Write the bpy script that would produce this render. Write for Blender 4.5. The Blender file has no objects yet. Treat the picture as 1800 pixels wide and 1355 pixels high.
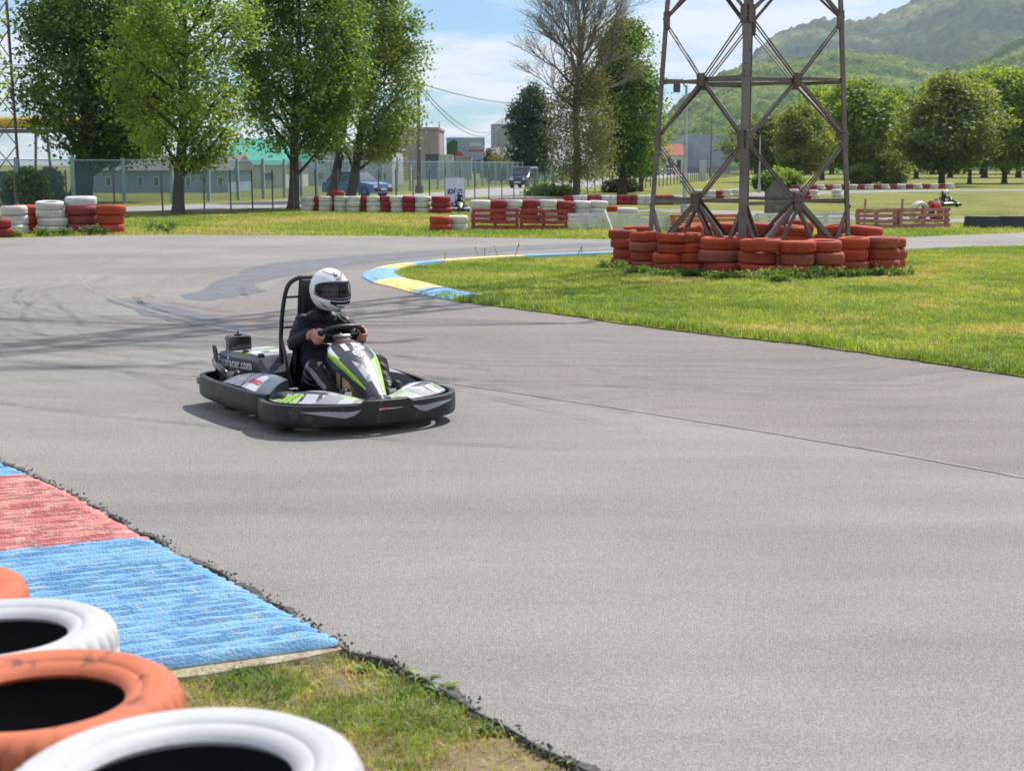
import bpy, bmesh, math, random
import numpy as np
from mathutils import Vector, Matrix

random.seed(7)
RNG = np.random.default_rng(11)
SC = bpy.context.scene
COL = SC.collection
R_ = math.radians

# ------------------------------------------------------------------ camera, sky, sun, exposure
CAM_H = 1.8
FPX = 2600.0
PITCH = math.atan((677.5 - 290.0) / FPX)
cam_d = bpy.data.cameras.new('camera')
cam = bpy.data.objects.new('camera', cam_d)
COL.objects.link(cam)
cam.location = (0, 0, CAM_H)
cam.rotation_euler = (math.pi / 2 - PITCH, 0, 0)
cam_d.sensor_width = 36.0
cam_d.lens = FPX / 1800.0 * 36.0
cam_d.clip_start = 0.05
cam_d.clip_end = 30000
cam_d.dof.use_dof = True
cam_d.dof.focus_distance = 10.5
cam_d.dof.aperture_fstop = 5.4
SC.camera = cam

SUN_AZ = R_(38)      # to the right of the viewing direction, behind the scene
SUN_EL = R_(54)
sun_d = bpy.data.lights.new('sun', 'SUN')
sun_d.energy = 5.0
sun_d.angle = R_(0.55)
sun_d.color = (1.0, 0.95, 0.87)
sun = bpy.data.objects.new('sun', sun_d)
COL.objects.link(sun)
to_sun = Vector((math.sin(SUN_AZ) * math.cos(SUN_EL), math.cos(SUN_AZ) * math.cos(SUN_EL), math.sin(SUN_EL)))
sun.rotation_euler = to_sun.to_track_quat('Z', 'Y').to_euler()

world = bpy.data.worlds.new('World')
SC.world = world
world.use_nodes = True
wn, wl = world.node_tree.nodes, world.node_tree.links
wn.clear()
w_out = wn.new('ShaderNodeOutputWorld')
w_bg = wn.new('ShaderNodeBackground')
w_bg.inputs['Strength'].default_value = 0.082
sky = wn.new('ShaderNodeTexSky')
sky.sky_type = 'NISHITA'
sky.sun_disc = False
sky.sun_elevation = SUN_EL
sky.sun_rotation = SUN_AZ
sky.altitude = 300
sky.air_density = 1.25
sky.dust_density = 0.15
sky.ozone_density = 3.5
# thin cloud sheet laid out on a plane high above the ground
tc = wn.new('ShaderNodeTexCoord')
sep = wn.new('ShaderNodeSeparateXYZ'); wl.new(tc.outputs['Generated'], sep.inputs[0])
zz = wn.new('ShaderNodeMath'); zz.operation = 'MAXIMUM'; zz.inputs[1].default_value = 0.0; wl.new(sep.outputs['Z'], zz.inputs[0])
za = wn.new('ShaderNodeMath'); za.operation = 'ADD'; za.inputs[1].default_value = 0.09; wl.new(zz.outputs[0], za.inputs[0])
dx = wn.new('ShaderNodeMath'); dx.operation = 'DIVIDE'; wl.new(sep.outputs['X'], dx.inputs[0]); wl.new(za.outputs[0], dx.inputs[1])
dy = wn.new('ShaderNodeMath'); dy.operation = 'DIVIDE'; wl.new(sep.outputs['Y'], dy.inputs[0]); wl.new(za.outputs[0], dy.inputs[1])
cmb = wn.new('ShaderNodeCombineXYZ'); wl.new(dx.outputs[0], cmb.inputs[0]); wl.new(dy.outputs[0], cmb.inputs[1])
n1 = wn.new('ShaderNodeTexNoise'); n1.inputs['Scale'].default_value = 1.05; n1.inputs['Detail'].default_value = 9; n1.inputs['Roughness'].default_value = 0.58
n1.inputs['Distortion'].default_value = 0.25
wl.new(cmb.outputs[0], n1.inputs['Vector'])
cr = wn.new('ShaderNodeValToRGB')
cr.color_ramp.elements[0].position = 0.37; cr.color_ramp.elements[0].color = (0, 0, 0, 1)
cr.color_ramp.elements[1].position = 0.55; cr.color_ramp.elements[1].color = (0.92, 0.92, 0.92, 1)
wl.new(n1.outputs['Fac'], cr.inputs[0])
mixc = wn.new('ShaderNodeMix'); mixc.data_type = 'RGBA'
wl.new(cr.outputs[0], mixc.inputs['Factor']); 
skyt = wn.new('ShaderNodeMix'); skyt.data_type = 'RGBA'; skyt.blend_type = 'MULTIPLY'; skyt.inputs['Factor'].default_value = 1.0
wl.new(sky.outputs[0], skyt.inputs[6]); skyt.inputs[7].default_value = (0.60, 0.90, 1.26, 1)
wl.new(skyt.outputs[2], mixc.inputs[6])
mixc.inputs[7].default_value = (9.4, 9.7, 10.2, 1)
wl.new(mixc.outputs[2], w_bg.inputs['Color'])
wl.new(w_bg.outputs[0], w_out.inputs[0])

SC.view_settings.view_transform = 'Standard'
SC.view_settings.look = 'None'
SC.view_settings.exposure = 0.30
SC.view_settings.gamma = 1.0
SC.render.engine = 'CYCLES'
SC.cycles.max_bounces = 8
SC.cycles.transparent_max_bounces = 24
SC.cycles.volume_bounces = 0
SC.cycles.use_denoising = True

# ------------------------------------------------------------------ picking real positions from sight lines
_F = np.array([0, math.cos(PITCH), -math.sin(PITCH)]); _U = np.array([0, math.sin(PITCH), math.cos(PITCH)])
def sight(px, py):
    return np.array([(px - 900) / FPX, 0, 0]) - (py - 677.5) / FPX * _U + _F
def G(px, py, z=0.0):                       # the spot on the level z
    d = sight(px, py); t = (z - CAM_H) / d[2]
    return Vector((d[0] * t, d[1] * t, z))
def PD(px, py, D):                          # the spot at distance D down the field
    d = sight(px, py) / sight(px, py)[1]
    return Vector((d[0] * D, D, CAM_H + d[2] * D))

# ------------------------------------------------------------------ node materials
def new_mat(name):
    m = bpy.data.materials.new(name); m.use_nodes = True
    nt = m.node_tree; nt.nodes.clear()
    out = nt.nodes.new('ShaderNodeOutputMaterial')
    b = nt.nodes.new('ShaderNodeBsdfPrincipled')
    nt.links.new(b.outputs[0], out.inputs[0])
    return m, nt, b, out
def nnode(nt, kind, **kw):
    n = nt.nodes.new(kind)
    for k, v in kw.items():
        if k in n.inputs: n.inputs[k].default_value = v
        else: setattr(n, k, v)
    return n
def ramp(nt, src, stops):
    r = nt.nodes.new('ShaderNodeValToRGB')
    e = r.color_ramp.elements
    while len(e) < len(stops): e.new(0.5)
    for k, (p, c) in enumerate(stops):
        e[k].position = p; e[k].color = (c[0], c[1], c[2], 1) if hasattr(c, '__len__') else (c, c, c, 1)
    nt.links.new(src, r.inputs[0]); return r.outputs[0]
def noise(nt, vec, scale, detail=4, rough=0.55):
    n = nnode(nt, 'ShaderNodeTexNoise', Scale=scale, Detail=detail, Roughness=rough)
    nt.links.new(vec, n.inputs['Vector']); return n.outputs['Fac']
def mixrgb(nt, fac, a, b, blend='MIX'):
    m = nt.nodes.new('ShaderNodeMix'); m.data_type = 'RGBA'; m.blend_type = blend
    for s, v in ((m.inputs['Factor'], fac), (m.inputs[6], a), (m.inputs[7], b)):
        if hasattr(v, 'is_output'): nt.links.new(v, s)
        elif isinstance(v, (int, float)): s.default_value = v
        else: s.default_value = (v[0], v[1], v[2], 1)
    return m.outputs[2]
def bump(nt, b, height, strength, dist):
    n = nnode(nt, 'ShaderNodeBump', Strength=strength, Distance=dist)
    nt.links.new(height, n.inputs['Height']); nt.links.new(n.outputs[0], b.inputs['Normal'])
def gpos(nt): return nt.nodes.new('ShaderNodeNewGeometry').outputs['Position']
def pmat(name, c1, c2=None, scale=6.0, rough=0.6, bumps=0.0, bscale=40.0, metallic=0.0, spec=0.5, detail=5, lo=0.35, hi=0.65, coat=0.0, wear=None, wearc=(0.1, 0.1, 0.1), wscale=14.0):
    m, nt, b, out = new_mat(name)
    p = gpos(nt)
    if c2 is None: c2 = tuple(x * 0.86 for x in c1)
    col = ramp(nt, noise(nt, p, scale, detail), [(lo, c1), (hi, c2)])
    if wear:
        wf = ramp(nt, noise(nt, p, wscale, 7, 0.65), [(wear, 0), (min(0.99, wear + 0.07), 1)])
        col = mixrgb(nt, wf, col, wearc)
    nt.links.new(col, b.inputs['Base Color'])
    b.inputs['Roughness'].default_value = rough; b.inputs['Metallic'].default_value = metallic
    b.inputs['Specular IOR Level'].default_value = spec
    b.inputs['Coat Weight'].default_value = coat
    if bumps: bump(nt, b, noise(nt, p, bscale, 5), bumps, 0.02)
    return m
def leafmat(name, cols, scale=1.3, trans=0.4, rough=0.55):
    m, nt, b, out = new_mat(name)
    nt.nodes.remove(b)
    p = gpos(nt)
    c = ramp(nt, noise(nt, p, scale, 2), [(0.3, cols[0]), (0.5, cols[1]), (0.7, cols[2])])
    c2 = ramp(nt, noise(nt, p, 9.0, 1), [(0.3, (0.7, 0.7, 0.7)), (0.7, (1.3, 1.3, 1.2))])
    c = mixrgb(nt, 1.0, c, c2, 'MULTIPLY')
    d = nnode(nt, 'ShaderNodeBsdfDiffuse'); t = nnode(nt, 'ShaderNodeBsdfTranslucent'); g = nnode(nt, 'ShaderNodeBsdfGlossy', Roughness=rough)
    ty = mixrgb(nt, 1.0, c, (1.7, 1.6, 0.6), 'MULTIPLY')
    nt.links.new(c, d.inputs[0]); nt.links.new(ty, t.inputs[0])
    g.inputs[0].default_value = (0.8, 0.85, 0.9, 1)
    s1 = nnode(nt, 'ShaderNodeMixShader', Fac=trans); nt.links.new(d.outputs[0], s1.inputs[1]); nt.links.new(t.outputs[0], s1.inputs[2])
    s2 = nnode(nt, 'ShaderNodeMixShader', Fac=0.05); nt.links.new(s1.outputs[0], s2.inputs[1]); nt.links.new(g.outputs[0], s2.inputs[2])
    nt.links.new(s2.outputs[0], out.inputs[0])
    return m

# ------------------------------------------------------------------ mesh builder and objects
class MB:
    def __init__(s): s.v = []; s.f = []; s.m = []
    def add(s, vs, fs, m=0):
        o = len(s.v); s.v += [tuple(p) for p in vs]
        for f in fs: s.f.append(tuple(i + o for i in f)); s.m.append(m)
    def box(s, c, d, rot=None, m=0):
        x, y, z = d[0] / 2, d[1] / 2, d[2] / 2
        vs = [Vector((a * x, b * y, e * z)) for a in (-1, 1) for b in (-1, 1) for e in (-1, 1)]
        if rot is not None: vs = [rot @ q for q in vs]
        c = Vector(c)
        s.add([q + c for q in vs], [(0, 1, 3, 2), (4, 6, 7, 5), (0, 4, 5, 1), (2, 3, 7, 6), (0, 2, 6, 4), (1, 5, 7, 3)], m)
        return s
    def bevbox(s, c, d, bv, rot=None, m=0):      # box with a chamfer round every edge
        hx, hy, hz = d[0] / 2, d[1] / 2, d[2] / 2
        bm = bmesh.new(); bmesh.ops.create_cube(bm, size=1.0)
        for v in bm.verts: v.co = Vector((v.co.x * 2 * hx, v.co.y * 2 * hy, v.co.z * 2 * hz))
        bmesh.ops.bevel(bm, geom=list(bm.edges), offset=bv, segments=2, affect='EDGES', profile=0.6)
        vs = [(rot @ v.co if rot is not None else v.co) + Vector(c) for v in bm.verts]
        bm.verts.index_update()
        s.add(vs, [tuple(v.index for v in f.verts) for f in bm.faces], m); bm.free()
        return s
    def beam(s, p0, p1, w, h, up=(0, 0, 1), m=0):
        p0, p1 = Vector(p0), Vector(p1); d = (p1 - p0); L = d.length; d.normalize()
        up = Vector(up); x = d.cross(up)
        if x.length < 1e-4: x = d.cross(Vector((1, 0, 0)))
        x.normalize(); y = x.cross(d)
        rot = Matrix((x, d, y)).transposed()
        return s.box((p0 + p1) / 2, (w, L, h), rot, m)
    def angle_iron(s, p0, p1, w, t, a, b, m=0):   # two flanges, pointing along a and b
        p0, p1 = Vector(p0), Vector(p1); d = (p1 - p0).normalized()
        for q, o in ((a, b), (b, a)):
            q = Vector(q); q = (q - d * q.dot(d)).normalized(); o = Vector(o); o = (o - d * o.dot(d)).normalized()
            n = d.cross(q).normalized()
            vs = [P + q * k + n * j for P in (p0, p1) for k, j in ((0, 0), (w, 0), (w, t), (0, t))]
            s.add(vs, [(0, 1, 2, 3), (7, 6, 5, 4), (0, 4, 5, 1), (1, 5, 6, 2), (2, 6, 7, 3), (3, 7, 4, 0)], m)
        return s
    def tube(s, path, r, n=8, m=0, closed=False, cap=True):
        P = [Vector(p) for p in path]; N = len(P); rr = r if hasattr(r, '__len__') else [r] * N
        up = Vector((0, 0, 1)); rings = []; prev = None
        for i in range(N):
            if closed: d = P[(i + 1) % N] - P[i - 1]
            else: d = P[min(i + 1, N - 1)] - P[max(i - 1, 0)]
            d.normalize()
            if prev is None:
                x = d.cross(up)
                if x.length < 0.1: x = d.cross(Vector((1, 0, 0)))
            else: x = prev - d * prev.dot(d)
            x.normalize(); prev = x; y = d.cross(x)
            rings.append([P[i] + (x * math.cos(2 * math.pi * k / n) + y * math.sin(2 * math.pi * k / n)) * rr[i] for k in range(n)])
        fs = []
        for i in range(N if closed else N - 1):
            a, b = i * n, ((i + 1) % N) * n
            for k in range(n): fs.append((a + k, a + (k + 1) % n, b + (k + 1) % n, b + k))
        if cap and not closed:
            fs.append(tuple(range(n - 1, -1, -1))); fs.append(tuple((N - 1) * n + k for k in range(n)))
        s.add([q for r_ in rings for q in r_], fs, m); return s
    def lathe(s, prof, n=24, o=(0, 0, 0), axis='z', m=0, closed=False, mats=None):
        o = Vector(o); vs = []
        for (r, z) in prof:
            for k in range(n):
                a = 2 * math.pi * k / n; c, q = r * math.cos(a), r * math.sin(a)
                vs.append(o + Vector((c, q, z) if axis == 'z' else (c, z, q) if axis == 'y' else (z, c, q)))
        L = len(prof); off = len(s.v); s.v += [tuple(p) for p in vs]
        for i in range(L if closed else L - 1):
            j = (i + 1) % L
            for k in range(n):
                s.f.append((off + i * n + k, off + i * n + (k + 1) % n, off + j * n + (k + 1) % n, off + j * n + k))
                s.m.append(mats[i] if mats else m)
        return s
    def grid(s, fn, nu, nv, m=0, flip=False):     # fn(u, v) -> point; m may be a function of (u, v)
        vs = [fn(i / nu, j / nv) for i in range(nu + 1) for j in range(nv + 1)]
        o = len(s.v); s.v += [tuple(p) for p in vs]
        for i in range(nu):
            for j in range(nv):
                a = o + i * (nv + 1) + j
                f = (a, a + nv + 1, a + nv + 2, a + 1)
                s.f.append(f[::-1] if flip else f); s.m.append(m((i + .5) / nu, (j + .5) / nv) if callable(m) else m)
        return s
    def loft(s, rings, m=0, cap=True, closed=True):
        n = len(rings[0]); o = len(s.v)
        for r in rings: s.v += [tuple(p) for p in r]
        for i in range(len(rings) - 1):
            for k in range(n if closed else n - 1):
                a, b = o + i * n, o + (i + 1) * n
                s.f.append((a + k, a + (k + 1) % n, b + (k + 1) % n, b + k)); s.m.append(m)
        if cap:
            s.f.append(tuple(o + k for k in range(n - 1, -1, -1))); s.m.append(m)
            e = o + (len(rings) - 1) * n; s.f.append(tuple(e + k for k in range(n))); s.m.append(m)
        return s
    def prism(s, poly, z0, z1, m=0, xf=None):
        n = len(poly)
        vs = [Vector((p[0], p[1], z)) for z in (z0, z1) for p in poly]
        if xf: vs = [xf @ v for v in vs]
        fs = [tuple(range(n - 1, -1, -1)), tuple(range(n, 2 * n))] + [(k, (k + 1) % n, n + (k + 1) % n, n + k) for k in range(n)]
        s.add(vs, fs, m); return s
    def mesh(s, name, mats, smooth=None):
        me = bpy.data.meshes.new(name)
        me.from_pydata(s.v, [], s.f)
        for m in (mats if isinstance(mats, (list, tuple)) else [mats]): me.materials.append(m)
        me.polygons.foreach_set('material_index', np.array(s.m, dtype=np.int32))
        bm = bmesh.new(); bm.from_mesh(me); bmesh.ops.recalc_face_normals(bm, faces=bm.faces); bm.to_mesh(me); bm.free()
        if smooth is not None:
            me.polygons.foreach_set('use_smooth', np.ones(len(me.polygons), dtype=bool))
            if smooth < 179: me.set_sharp_from_angle(angle=R_(smooth))
        me.update(); return me
    def build(s, name, mats, parent=None, smooth=None, world=False, loc=None, rot=None):
        return obj(name, s.mesh(name, mats, smooth), parent, world, loc, rot)

def obj(name, me, parent=None, world=False, loc=None, rot=None):
    o = bpy.data.objects.new(name, me); COL.objects.link(o)
    if parent is not None:
        o.parent = parent
        if world: o.matrix_parent_inverse = Matrix.Translation(-Vector(parent.location))
    if loc is not None: o.location = loc
    if rot is not None: o.rotation_euler = rot
    return o
def tag(o, label=None, cat=None, group=None, kind=None):
    if label: o['label'] = label
    if cat: o['category'] = cat
    if group: o['group'] = group
    if kind: o['kind'] = kind
    return o
def thing(name, label, cat, loc=(0, 0, 0), rz=0.0, group=None):
    o = bpy.data.objects.new(name, None); COL.objects.link(o)
    o.location = loc; o.rotation_euler = (0, 0, rz); o.empty_display_size = 0.3
    return tag(o, label, cat, group)
def copy_tree(o, parent=None):
    c = o.copy(); COL.objects.link(c); c.parent = parent
    for ch in list(o.children): copy_tree(ch, c)
    return c
def npmesh(name, V, Fq, mats, mi=None, smooth=False):
    V = np.asarray(V, dtype=np.float32); Fq = np.asarray(Fq, dtype=np.int32); k = Fq.shape[1]
    me = bpy.data.meshes.new(name)
    me.vertices.add(len(V)); me.vertices.foreach_set('co', V.ravel())
    me.loops.add(Fq.size); me.loops.foreach_set('vertex_index', Fq.ravel())
    me.polygons.add(len(Fq)); me.polygons.foreach_set('loop_start', np.arange(0, Fq.size, k, dtype=np.int32))
    for m in (mats if isinstance(mats, (list, tuple)) else [mats]): me.materials.append(m)
    if mi is not None: me.polygons.foreach_set('material_index', np.asarray(mi, dtype=np.int32))
    me.polygons.foreach_set('use_smooth', np.full(len(Fq), bool(smooth)))
    me.update(calc_edges=True); me.validate(); return me
def rot2(v, a): return Vector((v[0] * math.cos(a) - v[1] * math.sin(a), v[0] * math.sin(a) + v[1] * math.cos(a), v[2] if len(v) > 2 else 0))
ORD = ['first', 'second', 'third', 'fourth', 'fifth', 'sixth', 'seventh', 'eighth', 'ninth', 'tenth', 'eleventh', 'twelfth', 'thirteenth', 'fourteenth', 'fifteenth', 'sixteenth', 'seventeenth', 'eighteenth', 'nineteenth', 'twentieth']
def smoothpath(pts, n, closed=False):          # Catmull-Rom through pts, n points per span
    P = [Vector(p) for p in pts]; out = []; N = len(P)
    for i in range(N if closed else N - 1):
        if closed: a, b, c, d = P[i - 1], P[i], P[(i + 1) % N], P[(i + 2) % N]
        else: a, b, c, d = P[max(i - 1, 0)], P[i], P[i + 1], P[min(i + 2, N - 1)]
        for k in range(n):
            t = k / n
            out.append(0.5 * ((2 * b) + (c - a) * t + (2 * a - 5 * b + 4 * c - d) * t * t + (3 * b - a - 3 * c + d) * t ** 3))
    if not closed: out.append(P[-1])
    return out
def inpoly(x, y, poly):                         # numpy even-odd test
    c = np.zeros(len(x), dtype=bool); n = len(poly)
    for i in range(n):
        x0, y0 = poly[i][0], poly[i][1]; x1, y1 = poly[i - 1][0], poly[i - 1][1]
        if y0 == y1: continue
        c ^= ((y0 > y) != (y1 > y)) & (x < (x1 - x0) * (y - y0) / (y1 - y0) + x0)
    return c
def text_mesh(txt, size, mat, name='lettering', bold=0.0, shear=0.0, wsc=1.0):
    cu = bpy.data.curves.new(name, 'FONT'); cu.body = txt; cu.size = size; cu.align_x = 'CENTER'; cu.align_y = 'CENTER'
    cu.offset = bold; cu.shear = shear; cu.resolution_u = 3
    t = bpy.data.objects.new(name, cu); COL.objects.link(t)
    dg = bpy.context.evaluated_depsgraph_get()
    me = bpy.data.meshes.new_from_object(t.evaluated_get(dg))
    bpy.data.objects.remove(t); bpy.data.curves.remove(cu)
    for v in me.vertices: v.co.x *= wsc
    me.materials.clear(); me.materials.append(mat)
    return me
# ------------------------------------------------------------------ numpy value noise
def _hash(i, j, s):
    h = (i * 374761393 + j * 668265263 + s * 974634611) & 0xffffffff
    h = ((h ^ (h >> 13)) * 1274126177) & 0xffffffff
    return ((h ^ (h >> 16)) & 0xffff) / 65535.0
def vnoise(x, y, s=0):
    x = np.asarray(x, dtype=np.float64); y = np.asarray(y, dtype=np.float64)
    i = np.floor(x).astype(np.int64); j = np.floor(y).astype(np.int64); u = x - i; v = y - j
    u = u * u * (3 - 2 * u); v = v * v * (3 - 2 * v)
    return (_hash(i, j, s) * (1 - u) + _hash(i + 1, j, s) * u) * (1 - v) + (_hash(i, j + 1, s) * (1 - u) + _hash(i + 1, j + 1, s) * u) * v
def fbm(x, y, o=4, s=0):
    t = 0; a = 0.5
    for k in range(o): t = t + a * vnoise(x * 2 ** k, y * 2 ** k, s + k); a *= 0.5
    return t

# ------------------------------------------------------------------ ground, track, road
M = {}
def grass_ground_mat():
    m, nt, b, out = new_mat('grass ground'); p = gpos(nt)
    a = ramp(nt, noise(nt, p, 0.35, 5), [(0.32, (0.105, 0.135, 0.022)), (0.5, (0.19, 0.205, 0.045)), (0.68, (0.27, 0.24, 0.075))])
    f = ramp(nt, noise(nt, p, 7.0, 6, 0.7), [(0.32, (0.45, 0.5, 0.4)), (0.5, (0.95, 0.95, 0.9)), (0.68, (1.35, 1.3, 1.1))])
    nt.links.new(mixrgb(nt, 1.0, a, f, 'MULTIPLY'), b.inputs['Base Color'])
    b.inputs['Roughness'].default_value = 0.9; b.inputs['Specular IOR Level'].default_value = 0.15
    bump(nt, b, noise(nt, p, 14.0, 6, 0.7), 0.9, 0.06); return m
def soil_mat():
    m, nt, b, out = new_mat('dry soil'); p = gpos(nt)
    a = ramp(nt, noise(nt, p, 5.0, 6, 0.65), [(0.3, (0.12, 0.085, 0.045)), (0.5, (0.23, 0.17, 0.095)), (0.7, (0.31, 0.24, 0.15))])
    nt.links.new(a, b.inputs['Base Color']); b.inputs['Roughness'].default_value = 0.95
    bump(nt, b, noise(nt, p, 40.0, 6, 0.7), 1.0, 0.02); return m
def asphalt_mat(name, base, tint, centre=(1.2, 22.5)):
    m, nt, b, out = new_mat(name); p = gpos(nt)
    big = ramp(nt, noise(nt, p, 0.28, 5), [(0.3, tuple(x * 0.88 for x in base)), (0.7, tint)])
    mp = nnode(nt, 'ShaderNodeMapping'); mp.inputs['Rotation'].default_value = (0, 0, R_(57)); mp.inputs['Scale'].default_value = (0.22, 2.4, 1); nt.links.new(p, mp.inputs['Vector'])
    mid = ramp(nt, noise(nt, mp.outputs[0], 1.0, 7, 0.62), [(0.3, 0.87), (0.7, 1.07)])
    fine = ramp(nt, noise(nt, p, 170.0, 2, 0.7), [(0.30, 0.5), (0.46, 0.92), (0.56, 1.06), (0.74, 1.5)])
    vo = nnode(nt, 'ShaderNodeTexVoronoi', Scale=210.0); nt.links.new(p, vo.inputs['Vector'])
    chip = ramp(nt, vo.outputs['Color'], [(0.25, 0.72), (0.6, 1.05), (0.95, 1.5)])
    col = mixrgb(nt, 1.0, mixrgb(nt, 1.0, big, mid, 'MULTIPLY'), mixrgb(nt, 1.0, fine, chip, 'MULTIPLY'), 'MULTIPLY')
    # rubber laid down by tyres: thin arcs round the inside of the bend
    sp = nnode(nt, 'ShaderNodeSeparateXYZ'); nt.links.new(p, sp.inputs[0])
    def ma(op, a_, b_=None):
        n = nnode(nt, 'ShaderNodeMath', operation=op)
        for k, v in enumerate((a_, b_)):
            if v is None: continue
            if isinstance(v, (int, float)): n.inputs[k].default_value = v
            else: nt.links.new(v, n.inputs[k])
        return n.outputs[0]
    ex = ma('SUBTRACT', sp.outputs[0], centre[0]); ey = ma('SUBTRACT', sp.outputs[1], centre[1])
    rad = ma('SQRT', ma('ADD', ma('MULTIPLY', ex, ex), ma('MULTIPLY', ey, ey)))
    ang = ma('ARCTAN2', ey, ex)
    wob = ma('MULTIPLY', noise(nt, p, 0.25, 2), 3.0)
    cb = nnode(nt, 'ShaderNodeCombineXYZ'); nt.links.new(ma('MULTIPLY', ma('ADD', rad, wob), 6.0), cb.inputs[0]); nt.links.new(ma('MULTIPLY', ang, 1.1), cb.inputs[1])
    st = ramp(nt, noise(nt, cb.outputs[0], 1.0, 5, 0.7), [(0.45, 1.0), (0.66, 0.74)])
    # strongest about 5 to 11 m out from the bend's centre, where karts slide
    mr = nnode(nt, 'ShaderNodeMapRange'); mr.interpolation_type = 'SMOOTHSTEP'
    nt.links.new(ma('ABSOLUTE', ma('SUBTRACT', rad, 9.0)), mr.inputs[0])
    mr.inputs[1].default_value = 0.5; mr.inputs[2].default_value = 5.5; mr.inputs[3].default_value = 0.85; mr.inputs[4].default_value = 0.0
    col = mixrgb(nt, mr.outputs[0], col, mixrgb(nt, 1.0, col, st, 'MULTIPLY'))
    nt.links.new(col, b.inputs['Base Color'])
    b.inputs['Roughness'].default_value = 0.85; b.inputs['Specular IOR Level'].default_value = 0.3
    h = nnode(nt, 'ShaderNodeMath', operation='ADD'); nt.links.new(noise(nt, p, 110.0, 3, 0.7), h.inputs[0]); nt.links.new(vo.outputs['Distance'], h.inputs[1])
    bump(nt, b, h.outputs[0], 0.55, 0.006); return m
M['ground'] = grass_ground_mat(); M['soil'] = soil_mat()
M['asphalt'] = asphalt_mat('track asphalt', (0.240, 0.228, 0.217), (0.297, 0.281, 0.268))
M['tar'] = pmat('dark repair asphalt', (0.105, 0.112, 0.128), (0.14, 0.147, 0.165), 3.0, 0.75, 0.4, 110.0)
M['seam'] = pmat('seam tar', (0.20, 0.183, 0.174), (0.36, 0.33, 0.31), 2.5, 0.8)
M['crumb'] = pmat('crumbled tar edge', (0.045, 0.043, 0.042), (0.12, 0.115, 0.11), 40.0, 0.9, 0.6, 90.0)
M['roadgrey'] = pmat('public road', (0.30, 0.30, 0.31), (0.24, 0.24, 0.25), 0.6, 0.85)

# one sheet to the horizon, finer near the camera
def sheet(name, poly, z, mat, kind='structure', skirt=0.0):
    mb = MB(); n = len(poly)
    if skirt: mb.add([(p[0], p[1], z) for p in poly] + [(p[0], p[1], z - skirt) for p in poly], [tuple(range(n))] + [(k, (k + 1) % n, n + (k + 1) % n, n + k) for k in range(n)])
    else: mb.add([(p[0], p[1], z) for p in poly], [tuple(range(n))])
    o = mb.build(name, mat); tag(o, kind=kind)
    bm = bmesh.new(); bm.from_mesh(o.data); bmesh.ops.triangulate(bm, faces=[f for f in bm.faces if len(f.verts) > 4]); bmesh.ops.recalc_face_normals(bm, faces=bm.faces); bm.to_mesh(o.data); bm.free()
    return o
sheet('ground', [(-6000, -200), (6000, -200), (6000, 7000), (-6000, 7000)], -0.035, M['ground'])

near_edge_px = [(1250, 1475), (1030, 1352), (925, 1292), (820, 1233), (715, 1178), (600, 1134), (520, 1085), (430, 1035), (340, 988), (250, 940), (120, 868), (0, 812), (-300, 690), (-600, 600), (-900, 520), (-1000, 470), (-500, 428), (-200, 421), (0, 419), (200, 413.5), (350, 413), (500, 413.5), (650, 415), (800, 417), (1070, 421), (1300, 422), (1570, 418), (1800, 409), (2300, 400)]
near_edge = []
_c = [G(*p) for p in near_edge_px]
_c = [Vector((3.0, -0.5, 0)), Vector((1.4, 1.6, 0))] + _c
for i in range(len(_c) - 1):
    a, b = _c[i], _c[i + 1]; L = (b - a).length; k = max(1, int(L / 0.09)) if i < 15 else max(1, int(L / 1.0))
    for j in range(k):
        q = a.lerp(b, j / k)
        jit = 0.022 if i < 15 else 0.0
        near_edge.append((q.x + random.uniform(-jit, jit), q.y + random.uniform(-jit, jit)))
track_poly = near_edge + [(60, 46), (60, 20), (60, -0.5)]
sheet('track', track_poly, 0.0, M['asphalt'], skirt=0.05)

isl_px = [(1800, 664), (1700, 650), (1560, 628), (1400, 606), (1250, 590), (1100, 571), (1000, 556), (900, 543), (790, 529), (735, 519), (690, 504), (662, 497), (646, 488), (656, 479), (690, 470), (750, 464), (850, 457), (960, 453), (1070, 449), (1300, 444), (1580, 441), (1800, 434)]
isl = [G(*p) for p in isl_px]
isl_poly = [(p.x, p.y) for p in isl] + [(30, 33), (34, 22), (24, 8.5), (9.5, 11.0)]
# the edge is ragged where the turf creeps over the asphalt
_d = []
for i in range(len(isl_poly)):
    a = Vector(isl_poly[i]).to_3d(); b = Vector(isl_poly[(i + 1) % len(isl_poly)]).to_3d(); k = max(1, int((b - a).length / 0.15))
    for j in range(k):
        q = a.lerp(b, j / k); _d.append((q.x + random.uniform(-.03, .03), q.y + random.uniform(-.04, .04)))
isl_rag = _d
sheet('infield_grass', isl_rag, 0.012, M['ground'])

def strip(path, w0, w1=None):
    P = [Vector((p[0], p[1], 0)) for p in path]; L = []; Rr = []
    for i, p in enumerate(P):
        d = (P[min(i + 1, len(P) - 1)] - P[max(i - 1, 0)]).normalized(); n = Vector((-d.y, d.x, 0))
        w = w0 if w1 is None else w0 + (w1 - w0) * i / (len(P) - 1)
        L.append(p + n * w / 2); Rr.append(p - n * w / 2)
    return L, Rr
def strip_obj(name, path, w, z, mat, jitter=0.0):
    L, Rr = strip(path, w); mb = MB()
    if jitter:
        L = [q + Vector((random.uniform(-jitter, jitter), random.uniform(-jitter, jitter), 0)) for q in L]
        Rr = [q + Vector((random.uniform(-jitter, jitter), random.uniform(-jitter, jitter), 0)) for q in Rr]
    n = len(L)
    mb.add([(q.x, q.y, z) for q in L] + [(q.x, q.y, z) for q in Rr], [(k, k + 1, n + k + 1, n + k) for k in range(n - 1)])
    return tag(mb.build(name, mat), kind='structure')
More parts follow.
